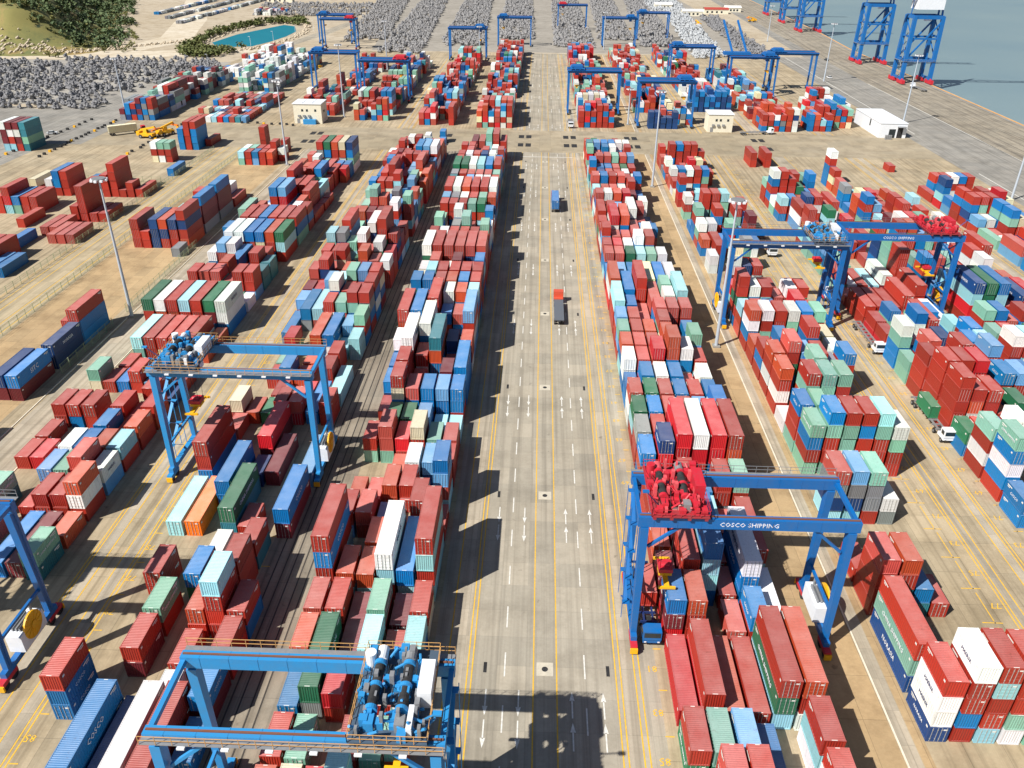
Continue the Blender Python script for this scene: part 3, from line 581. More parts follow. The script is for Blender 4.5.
def make_container(q, name='shipping_container'):
    col = q['col']; b = col['b']; rr = (BN[b]-col['r']) if b[0] == 'L' else col['r']+1
    bay = round(col['k'])-minbay[b]+1
    lab = '%s %s container, %s, %s column from road, %s bay, %s' % (CN[q['ch']], 'long' if q['ln'] > 8 else 'short', TIER[q['top']], ORD[rr], ORD[min(bay, 30)], BNAME[b])
    return make_cont_at(q['x'], q['y'], q['z'], q['ln'], q['ch'], lab, name)
def make_cont_at(x, y, z, ln, ch, lab, name='shipping_container', grp='shipping containers stacked in the yard', rz=0, df=None):
    df = rc.choice((0, 1)) if df is None else df
    e = empty(name, (x, y, z), rz, label=' '.join(lab.split()[:16]), cat='shipping container', group=grp)
    c = rgba(ch, rc)
    for nm in ('frame', 'wall', 'roof', 'door0', 'door1'):
        o = mo(nm.rstrip('01'), PARTS[(ln, df)][nm], e); o.color = c
    return e
TEXTS = {}
def letters(parent, txt, size, x, y, z, side, mat=None):
    """lettering on a container side (side -1 = left, 1 = right)"""
    if (txt, size) not in TEXTS: TEXTS[(txt, size)] = text_mesh(txt, size, .012)
    me = TEXTS[(txt, size)]
    if mat:
        me = me.copy(); me.materials.clear(); me.materials.append(mat)
    elif not me.materials: me.materials.append(M_LTWHITE)
    o = mo('lettering', me, parent, (x, y, z)); o.rotation_euler = (R(90), 0, R(90) if side > 0 else R(-90)); return o
WORDS = dict(g=('CHINA SHIPPING', .95), G=('CHINA SHIPPING', .9), b=('COSCO', 1.1), n=('NORASIA', 1.0), w=('MAERSK', 1.1))
for q in IND:
    e = make_container(q)
    if q['sc'] > 260 and q['ln'] > 8 or q['sc'] > 420:
        side = 1 if q['x'] < 0 else -1
        if q['ch'] not in WORDS: continue
        t, s = WORDS[q['ch']]
        if q['ch'] == 'b' and q['col']['b'] == 'L4': t, s = 'SITC', 1.5
        if q['ln'] < 8: s *= .62; 
        letters(e, t, s, 2.47 if side > 0 else -.03, q['ln']/2, q['h']*.52, side, M_NAVY if q['ch'] == 'w' else None)
# ---- all the others: one object
vb = []; fb = []; cb = []
def stuff_box(x0, x1, y0, y1, z0, z1, c):
    n = len(vb); vb.extend([(x0,y0,z0),(x1,y0,z0),(x1,y1,z0),(x0,y1,z0),(x0,y0,z1),(x1,y0,z1),(x1,y1,z1),(x0,y1,z1)])
    fb.extend([(n,n+3,n+2,n+1),(n+4,n+5,n+6,n+7),(n,n+1,n+5,n+4),(n+1,n+2,n+6,n+5),(n+2,n+3,n+7,n+6),(n+3,n,n+4,n+7)]); cb.extend([c]*6)
def stuff_container(x, y, z, ln, h, c, along='y', lod=1):
    W = 2.44
    if along == 'x':
        stuff_box(x, x+ln, y, y+W, z, z+h, c); return
    if lod == 0: stuff_box(x, x+W, y, y+ln, z, z+h, c); return
    stuff_box(x+.04, x+W-.04, y+.05, y+ln-.05, z+.04, z+h-.03, c)      # panels stand back inside the frame
    for xx in (x, x+W-.15):
        for yy in (y, y+ln-.15): stuff_box(xx, xx+.15, yy, yy+.15, z, z+h, c)
        stuff_box(xx, xx+.12, y+.15, y+ln-.15, z, z+.14, c); stuff_box(xx, xx+.12, y+.15, y+ln-.15, z+h-.09, z+h, c)
    for yy in (y, y+ln-.1): stuff_box(x+.15, x+W-.15, yy, yy+.1, z+h-.1, z+h, c); stuff_box(x+.15, x+W-.15, yy, yy+.1, z, z+.13, c)
    if lod > 1:
        for i in range(4): stuff_box(x+.38+i*.52, x+.43+i*.52, y-.02, y+.04, z+.1, z+h-.1, (c[0]*.6+.25, c[1]*.6+.25, c[2]*.6+.25, 1))
for q in REST:
    px, py, s = pj(q['x'], q['y'], q['z'])
    stuff_container(q['x'], q['y'], q['z'], q['ln'], q['h'], rgba(q['ch'], rc), lod=(2 if rc.random() < .5 else 1) if s > 3 else (1 if s > 2.2 else 0))
# ---- far half of the yard, beyond the cross road: (x0, rows, y0, y1, low, high, share)
FARB = [(18.6,6,402,426,4,4,1,'rrbrbRr'),(18.6,6,430,445,4,4,1,'wwwy'),(18.6,6,447,650,3,4,.92,WT),(48.5,6,440,640,3,4,.9,WT),(79.9,7,444,465,4,4,1,'nbbn'),(79.9,6,472,640,3,4,.9,WT),(105.5,6,400,560,3,4,.92,WT),(139.9,5,410,470,3,4,.95,WT),(128,4,402,420,3,4,.9,WT),
 (-30.3,6,398,660,3,4,.92,WT),(-58.6,6,402,620,2,4,.88,WT),(-91.8,6,410,600,2,4,.85,WT),(-120.6,6,420,590,1,4,.75,WT),(52,5,402,409,3,3,1,'n'),(60,5,412,436,3,4,.9,WT),
 (-205,6,402,520,3,4,.95,'wnrmkbg'),(-168,9,400,470,1,2,.9,WT),(-175,8,480,600,2,4,.7,'wwrbgk'),(-200,6,530,640,2,3,.8,'wwwrb'),(-345,2,820,1090,1,1,.9,'wkbkw'),(-372,2,860,1100,1,1,.9,'kkwk'),(-400,2,900,1100,1,1,.8,'wwkb'),(-300,9,905,960,1,2,.75,WT)]
for x0, rows, y0, y1, lo, hi, p, pal in FARB:
    y = y0
    while y < y1-6:
        two = rc.random() < .22 and y < y1-13; ln = 12.19 if two else 6.06; hb = rc.randint(lo, hi); gap = rc.random() < .02
        same = rc.choice(pal) if rc.random() < .18 else None
        for r in range(rows):
            if gap or rc.random() > p: continue
            z = .02; h = 2.9 if two else 2.59
            for t in range(max(1, hb-rc.choice((0, 0, 0, 1, 1, 2)))):
                stuff_container(x0+r*2.88, y+rc.uniform(-.15,.15), z, ln, h, rgba(same or rc.choice(pal), rc), lod=0); z += h
        y += 13.7 if two else 6.85

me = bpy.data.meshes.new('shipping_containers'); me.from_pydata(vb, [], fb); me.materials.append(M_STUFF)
ca = me.color_attributes.new('Col', 'FLOAT_COLOR', 'CORNER')
import numpy as np
arr = np.repeat(np.array(cb, dtype=np.float32), 4, axis=0); ca.data.foreach_set('color', arr.ravel())
tag(mo('shipping_containers', me), kind='stuff', label='multicoloured shipping containers stacked all over the yard behind the nearest ones', cat='shipping containers')
# ------------------------------------------------------------------ rubber tyred gantry cranes
M_RAILO = paint('pale_orange_rail', (206, 158, 96), .5, .3)
M_DECK = paint('deck_grating', (64, 84, 104), .6, .3, 1)
M_DECKR = paint('red_deck_grating', (150, 34, 44), .6, .4, 1)
M_PINK = paint('faded_red_steel', (224, 84, 92), .5, .3, 1.5)
def rtg(px, py, side, blue, machine, label, detail=1, ty=None, sign=None, spread=-9.0, reel_side=1, half=12.9):
    """side -1/1: where the trolley stands; origin on the ground under the middle"""
    e = empty('gantry_crane', (px, py, 0), 0, label=label, cat='gantry crane', group='blue rubber tyred gantry cranes')
    H = half; GY = 4.4; ZT = 21.6
    for sx in (-1, 1):
        for sy in (-1, 1):
            mb = MB().bar((sx*H, sy*5.0, 2.2), (sx*H, sy*GY, ZT-1.6), .75, .9, 1.0, 1.3)
            if detail:
                mb.bar((sx*(H+.52), sy*5.0, 2.6), (sx*(H+.6), sy*GY, ZT-2), .08)
            o = mb.build('leg', blue, e)
    for sy in (-1, 1):
        g = MB().box(-H-.9, H+.9, sy*GY-.5, sy*GY+.5, ZT-1.5, ZT)
        if detail:
            for i in range(9): g.box(-H+1+i*2.95, -H+1.08+i*2.95, sy*GY-.53, sy*GY+.53, ZT-1.5, ZT+.02)
        go = g.build('girder', blue, e)
        MB().box(-H-.7, H+.7, sy*GY-.1, sy*GY+.1, ZT+.02, ZT+.16).build('rail', M_RUST, go)
        if sign and sy < 0: continue
        wk = MB(); a, b_ = sorted((sy*(GY+.52), sy*(GY+1.35))); wk.box(-H-.9, H+.9, a, b_, ZT-.35, ZT-.28); wk.build('walkway', M_STEEL if detail else blue, e)
        if detail:
            rl = MB(); yy = sy*(GY+1.33)
            for i in range(19): x = -H-.8+i*(2*H+1.6)/18; rl.box(x-.025, x+.025, yy-.025, yy+.025, ZT-.3, ZT+.8)
            for z in (.25, .78): rl.box(-H-.85, H+.85, yy-.025, yy+.025, ZT+z-.02, ZT+z+.03)
            rl.build('railing', M_RAILO if detail > 1 else M_STEEL, e)
            for i in range(6):
                x = -H+3+i*4; MB().box(x-.35, x+.35, yy-.25, yy+.05, ZT-.6, ZT-.4).build('floodlight', M_LTWHITE, e)
        MB().box(-H-.4, -H+.4, 0, 0, 0, 0) if 0 else None
    for sx in (-1, 1):
        MB().bar((sx*(H+.6), -GY+.5, ZT-.6), (sx*(H+.6), GY-.5, ZT-.6), .5, .6).build('end_tie', blue, e)
        MB().bar((sx*H, -6.2, 1.9), (sx*H, 6.2, 1.9), .8, .8).build('sill_beam', blue, e)
        if detail:
            MB().bar((sx*H, -4.7, 6.5), (sx*H, 4.7, 6.5), .35, .4).build('cross_brace', blue, e)
        for sy in (-1, 1):
            bg_ = MB().box(sx*H-.45, sx*H+.45, sy*5.6-1.6, sy*5.6+1.6, .9, 1.5).build('bogie', M_RED if machine is M_RED else blue, e)
            for dy in (-1, 1): MB().cyl((sx*H-.32, sy*5.6+dy, .75), (sx*H+.32, sy*5.6+dy, .75), .75, k=16).build('wheel', M_BLACK, bg_)
            if detail:
                MB().box(sx*H-.5, sx*H+.5, sy*7.3-.12, sy*7.3+.12, .35, 1.2).build('bumper', M_YEL, bg_)
    if detail:
        # power unit, stair tower and cable reel
        ps = -side
        pu = MB().box(ps*H-1.0, ps*H+1.1, -2.6, 2.6, 2.35, 5.0); pu.build('power_unit', M_LTWHITE, e)
        p2 = MB()
        for i in range(3): p2.box(ps*H-.6+i*.5, ps*H-.4+i*.5, -1.6, 1.6, 5.0, 5.5)
        p2.cyl((ps*H, 2.0, 5), (ps*H, 2.0, 6.6), .18, k=8); p2.build('exhaust', M_STEEL, e)
        st = MB()
        xs = side*H+side*.95
        for i in range(8):
            z0 = 2.2+i*2.3; y0, y1 = (-1.6, 1.6) if i % 2 else (1.6, -1.6)
            st.bar((xs, y0, z0), (xs, y1, z0+2.3), .5, .08); st.box(xs-.5, xs+.5, min(y1, y1*1.5), max(y1, y1*1.5), z0+2.26, z0+2.32)
        for y in (-2.4, 2.4):
            for dx in (-.5, .5): st.bar((xs+dx, y, 2), (xs+dx, y, ZT-.5), .09)
        st.build('stair_tower', blue, e)
        rs = reel_side
        rr = MB().cyl((rs*(H+.9), .2, 4.6), (rs*(H+1.15), .2, 4.6), 1.9, k=28); rr.cyl((rs*(H+.75), .2, 4.6), (rs*(H+1.3), .2, 4.6), .5, k=12)
        for i in range(12):
            a = i*math.pi/6; rr.bar((rs*(H+1.18), .2, 4.6), (rs*(H+1.18), .2+1.85*math.cos(a), 4.6+1.85*math.sin(a)), .07)
        rr.build('cable_reel', M_YEL, e)
        MB().bar((-H+.7, -GY, ZT-5), (-H+4.5, -GY, ZT-1.6), .35, .35).build('knee_brace', blue, e)
        MB().bar((H-.7, -GY, ZT-5), (H-4.5, -GY, ZT-1.6), .35, .35).build('knee_brace', blue, e)
    # trolley
    tx = side*(H-4.2) if ty is None else ty; mm = machine
    t = MB()
    for (xa, xb, ya, yb) in ((-3.6,-2.4,-5.4,5.4),(2.2,3.6,-5.4,5.4),(-2.39,2.19,-5.4,-4.0),(-2.39,2.19,-1.2,1.0),(-2.39,2.19,3.4,5.4)): t.box(tx+xa, tx+xb, ya, yb, ZT+.45, ZT+.6)
    for x in (-3.2, -1.1, 1.1, 3.2): t.box(tx+x-.2, tx+x+.2, -GY-1, GY+1, ZT+.1, ZT+.45)
    tr = t.build('trolley', mm if not detail else (M_DECKR if mm is M_RED else M_DECK), e)
    if detail:
        r2 = random.Random(int(px*7)); Z = ZT+.6
        for i, x in enumerate((-1.9, .9)):
            MB().cyl((tx+x, -2.3, Z+.95), (tx+x, 2.3, Z+.95), .5, k=18).build('hoist_drum', M_BLACK, tr)
            for y in (-2.6, 0, 2.6): MB().cyl((tx+x, y-.22, Z+.95), (tx+x, y+.22, Z+.95), .62, k=18).box(tx+x-.4, tx+x+.4, y-.25, y+.25, Z, Z+.9).build('drum_bearing', mm, tr)
            MB().cyl((tx+x, 3.1, Z+.9), (tx+x, 4.6, Z+.9), .55, k=14).box(tx+x-.45, tx+x+.45, 3.0, 4.5, Z, Z+.5).build('motor', M_STEEL if i else (M_PINK if mm is M_RED else M_LTWHITE), tr)
            MB().box(tx+x-.45, tx+x+.45, -4.3, -3.1, Z, Z+1.1).build('gearbox', M_STEEL if i else mm, tr)
        MB().box(tx+2.2, tx+3.5, -1.5, 2.5, Z, Z+2.0).build('control_cabinet', M_LTWHITE if mm is not M_RED else mm, tr)
        q = MB()
        for i in range(44):
            x = tx+r2.uniform(-3.4, 3.3); y = r2.uniform(-5, 5); s = r2.uniform(.15, .42); q.box(x-s, x+s, y-s, y+s, Z, Z+r2.uniform(.4, 1.5))
        for i in range(26):
            x = tx+r2.uniform(-3.4, 3.2); y = r2.uniform(-5, 4); q.cyl((x, y, Z+.5), (x+r2.uniform(-1.2, 1.2), y+r2.uniform(-1.4, 1.4), Z+r2.uniform(.4, 1.6)), .14, k=7)
        q.build('hoist_gear', mm, tr)
        q = MB()
        for i in range(22):
            x = tx+r2.uniform(-3.3, 3.2); y = r2.uniform(-4.8, 4.8); s_ = r2.uniform(.1, .26); q.box(x-s_, x+s_, y-s_*1.6, y+s_*1.6, Z, Z+r2.uniform(.9, 1.9))
        q.build('junction_boxes', M_PINK if mm is M_RED else M_STEEL, tr)
        q = MB()
        for i in range(14):
            x = tx+r2.uniform(-3.3, 3.2); q.bar((x, r2.uniform(-5, 0), Z+r2.uniform(.1, 1.2)), (x+r2.uniform(-1, 1), r2.uniform(0, 5), Z+r2.uniform(.1, 1.4)), .06)
        q.build('cable', M_BLACK, tr)
        MB().cyl((tx-2.9, 3.2, Z), (tx-2.9, 3.2, Z+1.9), .55, k=16).box(tx+1.6, tx+2.1, -4.8, -2.2, Z, Z+1.3).build('resistor_bank', M_LTWHITE if mm is not M_RED else mm, tr)
        rl = MB()
        for (x0, y0, x1, y1) in ((-3.6,-5.4,3.6,-5.4),(3.6,-5.4,3.6,5.4),(3.6,5.4,-3.6,5.4),(-3.6,5.4,-3.6,-5.4)):
            for z in (.5, 1.05): rl.bar((tx+x0, y0, Z+z), (tx+x1, y1, Z+z), .05)
            n = int(max(abs(x1-x0), abs(y1-y0))/1.2)
            for i in range(n+1): u = i/n; rl.box(tx+x0+(x1-x0)*u-.03, tx+x0+(x1-x0)*u+.03, y0+(y1-y0)*u-.03, y0+(y1-y0)*u+.03, Z, Z+1.1)
        rl.build('railing', M_RED if mm is M_RED else M_RAILO, tr)
        ml = MB().bar((tx+side*2.5, -3, Z), (tx+side*4.5, -4.5, Z+3.2), .12).box(tx+side*4.5-.4, tx+side*4.5+.4, -4.8, -4.3, Z+3.1, Z+3.3); ml.build('lamp_arm', blue, tr)
        cb_ = MB().box(tx-1.0, tx+1.0, 1.6, 3.4, ZT-3.6, ZT-1.7); cb_.build('cabin', M_LTWHITE, tr)
        MB().box(tx-1.05, tx+1.05, 1.55, 1.59, ZT-3.3, ZT-2.1).build('cabin_window', M_GLASS, tr)
        MB().bar((tx, 2.5, ZT-1.7), (tx, 2.5, ZT+.1), .3).build('cabin_hanger', mm, tr)
        sz = ZT+spread
        sp = MB().box(tx-.35, tx+.35, -2.9, 2.9, sz, sz+.35).box(tx-1.15, tx+1.15, -3.05, -2.75, sz-.05, sz+.3).box(tx-1.15, tx+1.15, 2.75, 3.05, sz-.05, sz+.3).box(tx-.9, tx+.9, -.9, .9, sz+.35, sz+.8)
        so_ = sp.build('spreader', M_YEL, tr)
        MB().box(tx-.95, tx+.95, -1.1, 1.1, sz+1.0, sz+1.6).cyl((tx-.6,0,sz+1.5),(tx+.6,0,sz+1.5),.45,k=12).build('headblock', M_RED, so_)
        cc = MB()
        for x in (-.8, .8):
            for y in (-.9, .9): cc.bar((tx+x, y, sz+1.6), (tx+x*1.4, y*2.3, ZT+.5), .05)
        cc.build('cable', M_BLACK, so_)
    else:
        MB().box(tx-2.5, tx+2.5, -3, 3, ZT+.6, ZT+1.8).box(tx-1, tx+1, 1, 3, ZT-3.4, ZT-1.7).box(tx-3.2, tx-2.6, -4, 4, ZT+.6, ZT+1.4).build('machinery', mm, tr)
        MB().box(tx-.4, tx+.4, -3, 3, ZT-9, ZT-8.6).box(tx-1.1, tx+1.1, -.8, .8, ZT-8.6, ZT-8).build('spreader', M_YEL, tr)
    if sign:
        o = mo('lettering', text_mesh(sign, .92, .015), e, (0 if side < 0 else -2, -GY-.515, ZT-.78)); o.data.materials.append(M_LTWHITE); o.rotation_euler = (R(90), 0, 0)
    return e
rtg(27.3, 84.8, -1, M_BLUE, M_RED, 'blue gantry crane with bright red hoist machinery over the near right block', 1, sign='COSCO SHIPPING', spread=-13.5)
rtg(-20.9, 51.8, 1, M_BLUE2, M_BLUE2, 'pale blue gantry crane with orange railings nearest the camera beside the road', 2, spread=-6.5)
rtg(-50.0, 119.6, -1, M_BLUE2, M_BLUE2, 'pale blue gantry crane with yellow cable reel over the orange container', 2, sign='XIAMEN TERMINAL' if 0 else None, spread=-10)
rtg(-79.3, 75.0, -1, M_BLUE, M_RED, 'dark blue gantry crane cut off by the left photo edge', 1, spread=-8)
rtg(58.9, 187.2, 1, M_BLUE, M_BLUE2, 'blue gantry crane with blue machinery spanning the second right hand block', 1, spread=-7, reel_side=-1)
rtg(88.6, 194.2, 1, M_BLUE, M_RED, 'blue gantry crane with red machinery at its right end, spreader over rust red containers', 1, sign='COSCO SHIPPING', spread=-11)
FARC = [(-84.5, 463, 1, M_RED, 'far blue crane with red trolley over a yard block left of the road'), (-118, 490, -1, M_BLUE, 'far blue crane just right of the pale cream control building'),
        (-165, 700, -1, M_BLUE, 'tall far blue crane standing behind the pond at upper left'), (-155, 668, 1, M_RED, 'far blue crane with red trolley next to the pond'), (-52.5, 620, 1, M_BLUE, 'far blue crane over long container block left of the road'),
        (-22, 698, -1, M_BLUE, 'far blue crane standing at the far left end of the road'), (27, 815, -1, M_RED, 'farthest blue crane with red trolley among the concrete blocks'), (27, 438, -1, M_BLUE, 'far blue crane over white containers immediately right of the road'),
        (61, 703, 1, M_BLUE, 'left one of two touching far blue cranes right of the road'), (93, 750, -1, M_BLUE, 'right one of two touching far blue cranes right of the road'), (60, 410, 1, M_BLUE, 'blue crane over dark navy containers behind the lamp mast'),
        (92, 537, -1, M_BLUE, 'far blue crane over mixed containers behind the navy stack'), (120, 496, 1, M_BLUE, 'far blue crane with two raised blue masts beside it'), (147, 514, -1, M_BLUE, 'blue crane nearest the quay road, trolley at its left')]
for x, y, s, m_, lb in FARC: rtg(x, y, s, M_BLUE, m_, lb, 0)
mb = MB().bar((108, 497, 23), (104, 512, 38), .9).bar((116, 497, 23), (112, 512, 38), .9).box(103, 118, 494, 499, 21.7, 23.2)
tag(mb.build('crane_boom_frame', M_BLUE), 'pair of blue raised booms on top of a far gantry crane', 'crane boom')
# ------------------------------------------------------------------ ship to shore cranes
def sts(y, qx, label, detail=1):
    e = empty('quay_crane', (qx-10.5, y, 0), 0, label=label, cat='quay crane', group='blue quay cranes along the sea edge')
    W = 7.0; G = 8.8
    for sx in (-1, 1):
        for sy in (-1, 1):
            MB().bar((sx*G, sy*W, 2.4), (sx*G*(.95), sy*W*.86, 38.6), 2.1, 2.2).build('leg', M_BLUE, e)
            bo = MB().box(sx*G-.9, sx*G+.9, sy*W-4.6, sy*W+4.6, .4, 2.5).build('bogie', M_RED, e)
            for i in range(6):
                yy = sy*W-3.4+i*1.36; MB().cyl((sx*G-.5, yy, .55), (sx*G+.5, yy, .55), .52, k=10).build('wheel', M_RED, bo)
            for d in (-2.2, 2.2): MB().bar((sx*G, sy*W+d, 1.7), (sx*G, sy*W+d*.3, 3), .8).build('equaliser', M_RED, bo)
        MB().bar((sx*G, -W, 3.1), (sx*G, W, 3.1), 1.2, 1.3).build('sill_beam', M_BLUE, e)
        MB().bar((sx*G*.97, -W*.9, 27), (sx*G*.97, W*.9, 27), .9, 1.1).build('cross_beam', M_BLUE, e)
        MB().bar((sx*G, -W, 13.5), (sx*G, W, 13.5), 1.0, 1.3).build('cross_beam', M_BLUE, e)
        MB().bar((sx*G, -W, 14), (sx*G*.97, W*.9, 26), .5).bar((sx*G*.97, -W*.9, 27.5), (sx*G*.96, W*.87, 37), .5).build('cross_brace', M_BLUE, e)
        MB().bar((sx*G*.96, -W*.87, 38), (sx*G*.96, W*.87, 38), 1.4, 1.8).build('cross_beam', M_BLUE, e)
    for sy in (-1, 1):
        MB().bar((-G, sy*W*.97, 13.5), (G, sy*W*.97, 13.5), 1.2, 1.5).build('portal_beam', M_BLUE, e)
        MB().bar((-G*.97, sy*W*.92, 26), (G*.97, sy*W*.92, 26), .9, 1.0).build('portal_beam', M_BLUE, e)
        MB().bar((-G, sy*W*.93, 14), (G*.96, sy*W*.88, 36), .9).build('diagonal_brace', M_BLUE, e)
        MB().bar((-G, sy*W*.86, 38), (G, sy*W*.86, 38), 1.5, 2.0).build('portal_beam', M_BLUE, e)
        MB().bar((-G-22, sy*2.6, 49), (G+42, sy*2.6, 49), 1.1, 1.9).build('boom', M_BLUE, e)
    for i in range(11): x = -G-20+i*7.6; MB().bar((x, -2.6, 49), (x, 2.6, 49), .4).build('boom_tie', M_BLUE, e)
    MB().bar((G, -3, 38), (G-2, 0, 66), .9).bar((G, 3, 38), (G-2, 0, 66), .9).bar((-G, 0, 38), (-G, 0, 49), .5).build('apex_frame', M_BLUE, e)
    MB().bar((G-2, 0, 66), (G+36, 0, 50), .25).bar((G-2, 0, 66), (G+18, 0, 50), .25).build('stay', M_BLUE, e)
    hs = MB().box(-G+1, G-1, -5.5, 5.5, 42.2, 47.5).build('machinery_house', M_LTWHITE, e)
    wk = MB().box(-G-1.4, G+1.4, -W-1.3, -W-.6, 13.0, 13.1).box(-G-1.8, -G-1.0, -W, W, 13.0, 13.1)
    for i in range(12): z = 3+i*2.4; wk.bar((-G-1.4, -W+(1.5 if i % 2 else 4.5), z), (-G-1.4, -W+(4.5 if i % 2 else 1.5), z+2.4), .5, .09)
    for i in range(14): wk.box(-G-1+i*1.35, -G-.93+i*1.35, -W-1.3, -W-1.23, 13.1, 14.2)
    wk.box(-G-1.3, G+1.3, -W-1.3, -W-1.24, 14.1, 14.2); wk.build('walkway', M_STEEL, e)
    MB().cyl((G-.2, W+1, 20), (G+.2, W+1, 20), 2.2, k=20).build('cable_reel', M_RED, e)
    MB().box(G*.2-1.6, G*.2+1.6, -1.5, 1.5, 35.5, 38.2).build('cabin', M_LTWHITE, e)
for y, qx, lb in ((551, 244.5, 'nearest blue quay crane with red wheels at the sea edge'), (633, 245.5, 'second nearest blue quay crane with white machinery house above'), (828, 257, 'third quay crane counted from the near end of the quay'), (905, 261, 'fourth quay crane counted from the near end of the quay'), (985, 264, 'farthest blue quay crane at the top edge')):
    sts(y, qx, lb)
# ------------------------------------------------------------------ lamp masts
def mast(x, y, h, label, big=1):
    e = empty('lamp_mast', (x, y, 0), 0, label=label, cat='lamp mast', group='tall floodlight masts of the yard')
    MB().cyl((0,0,.25), (0,0,h), .42*big, .18*big, k=12).build('pole', M_POLE, e)
    MB().box(-.8, .8, -.8, .8, 0, .45).build('base', M_GREYC, e)
    hd = MB().cyl((0,0,h-.2), (0,0,h+.1), 1.5*big, k=16).build('lamp_ring', M_STEEL, e)
    for i in range(8):
        a = i*math.pi/4; x_, y_ = 1.6*big*math.cos(a), 1.6*big*math.sin(a)
        MB().box(x_-.3, x_+.3, y_-.3, y_+.3, h-.55, h-.1).build('floodlight', M_LTWHITE, hd)
    return e
for x, y, h, lb in ((-99.7, 179.3, 34.5, 'tall grey lamp mast beside the fenced slab area at left'), (-101.3, 324, 32.5, 'grey lamp mast rising in front of the cream control building'), (42.4, 170.6, 35, 'thick grey lamp mast between first and second right hand blocks, yellow reel beside it'),
        (42.6, 302.4, 34.5, 'grey lamp mast just left of the cream booth right of the road'), (182, 425, 32, 'white lamp mast behind the white warehouse by the quay road'), (171, 294, 33, 'lamp mast at the right photo edge next to the quay road'), (-214, 426, 25, 'pale lamp mast standing among the dark concrete blocks at upper left'),
        (178, 545, 34, 'slim lamp mast on the apron left of the nearest quay crane'), (190, 745, 28, 'slim far lamp mast at the top of the quay apron'), (-98.3, 417, 34, 'slim lamp mast between far left blocks behind the cross road'), (-102, 567, 30, 'far slim lamp mast left of the road near the container ends'),
        (43, 410, 17, 'short white lamp mast at the cross road right of the road'), (48, 680, 27, 'far thin lamp mast right of the road end'), (-43, 600, 24, 'far thin lamp mast left of the road end')):
    mast(x, y, h, lb)
for i, (x, y) in enumerate(((-221, 655), (-214, 690), (-207, 730), (-203, 775), (-219, 560))):
    e = empty('street_lamp', (x, y, 0), 0, label='small white street lamp on the road beside the teal pond', cat='street lamp', group='small street lamps by the pond')
    MB().cyl((0,0,0), (0,0,9), .12, .08, k=6).build('pole', M_LTWHITE, e); MB().box(-1.3, .1, -.2, .2, 9, 9.15).build('lamp_head', M_LTWHITE, e)
# ------------------------------------------------------------------ buildings
def booth(x0, y0, wx, wy, h, label, blue=None):
    e = empty('control_building', (x0, y0, 0), 0, label=label, cat='building')
    MB().box(0, wx, 0, wy, 0, h).build('wall', M_CREAM, e)
    MB().box(-.3, wx+.3, -.3, wy/2, h, h+.35).box(-.3, wx+.3, wy/2+.02, wy+.3, h+.01, h+.4).box(wx*.3, wx*.33, .5, wy-.5, h+.4, h+.5).box(wx*.65, wx*.68, .5, wy-.5, h+.41, h+.5).build('roof', M_LTWHITE, e)
    for x, z in ((wx*.28, h*.62), (wx*.45, h*.62), (wx*.75, h*.62)): MB().box(x, x+1.0, -.04, .0, z, z+1.1).build('window', M_GLASS, e)
    MB().box(wx*.1, wx*.1+1.4, -.06, 0, 0, 2.3).build('door', M_STEEL, e)
    MB().box(wx-.0, wx+.05, wy*.3, wy*.6, h*.5, h*.5+1.1).build('window', M_GLASS, e)
    for i in range(3): MB().box(wx*.15+i*2.4, wx*.15+i*2.4+1.2, -.7, -.08, h*.35, h*.35+.9).build('air_conditioner', M_STEEL, e)
    if blue: MB().box(wx*.35, wx*.8, -2.2, -.2, 0, 2.2).build('lean_to', M_BLUE2, e)
    return e
booth(-119, 401, 13.5, 11, 9.0, 'cream two storey control building with white roof and blue lean-to at left', 1)
booth(79.5, 397, 11.5, 10, 8.0, 'cream control building with white roof at the cross road right of the road')
e = empty('warehouse', (157.5, 391, 0), 0, label='white flat roofed warehouse with open door beside the quay road', cat='warehouse')
MB().box(0, 12.5, 0, 34, 0, 6.4).build('wall', M_LTWHITE, e); MB().box(-.2, 12.7, -.2, 34.2, 6.4, 6.7).build('roof', M_LTWHITE, e)
MB().box(4.5, 7.5, -.05, 0, 0, 4).build('door', M_GLASS, e); MB().box(8.3, 10.8, -.06, 0, 0, 5).build('door', M_BLACK, e)
MB().box(8, 11.5, -2.2, -.1, 5.1, 5.3).build('canopy', M_STEEL, e); MB().box(-.05, 0, 12, 13.4, 3, 6).build('window', M_GLASS, e)
for i in range(4): MB().box(2+i*.8, 2.5+i*.8, -3.5, -2.8, 0, 2.0).build('cabinet', M_STEEL, e)
for (x, y, wx, wy, rf, lb) in ((150, 960, 22, 14, (232,232,230), 'white roofed shed beyond the pale block bank'), (178, 985, 26, 12, (170,60,50), 'red roofed low shed by the far quay'), (205, 1010, 18, 12, (235,235,232), 'small white shed at the far right top'), (130, 1040, 20, 12, (235,235,232), 'white shed left of the red roofed one'),
        (-330, 1060, 30, 10, (230,230,232), 'long white shed behind the woodland')):
    e = empty('shed', (x, y, 0), 0, label=lb, cat='shed'); MB().box(0, wx, 0, wy, 0, 4.5).build('wall', M_CREAM, e)
    r = MB(); r.quad((-.5,-.5,4.5),(wx+.5,-.5,4.5),(wx+.5,wy/2,6.3),(-.5,wy/2,6.3)); r.quad((-.5,wy/2,6.3),(wx+.5,wy/2,6.3),(wx+.5,wy+.5,4.5),(-.5,wy+.5,4.5)); r.build('roof', paint('shed_roof', rf, .7, .2), e)
    for i in range(4): MB().box(2+i*wx/5, 4+i*wx/5, -.05, 0, 1, 3).build('window', M_GLASS, e)
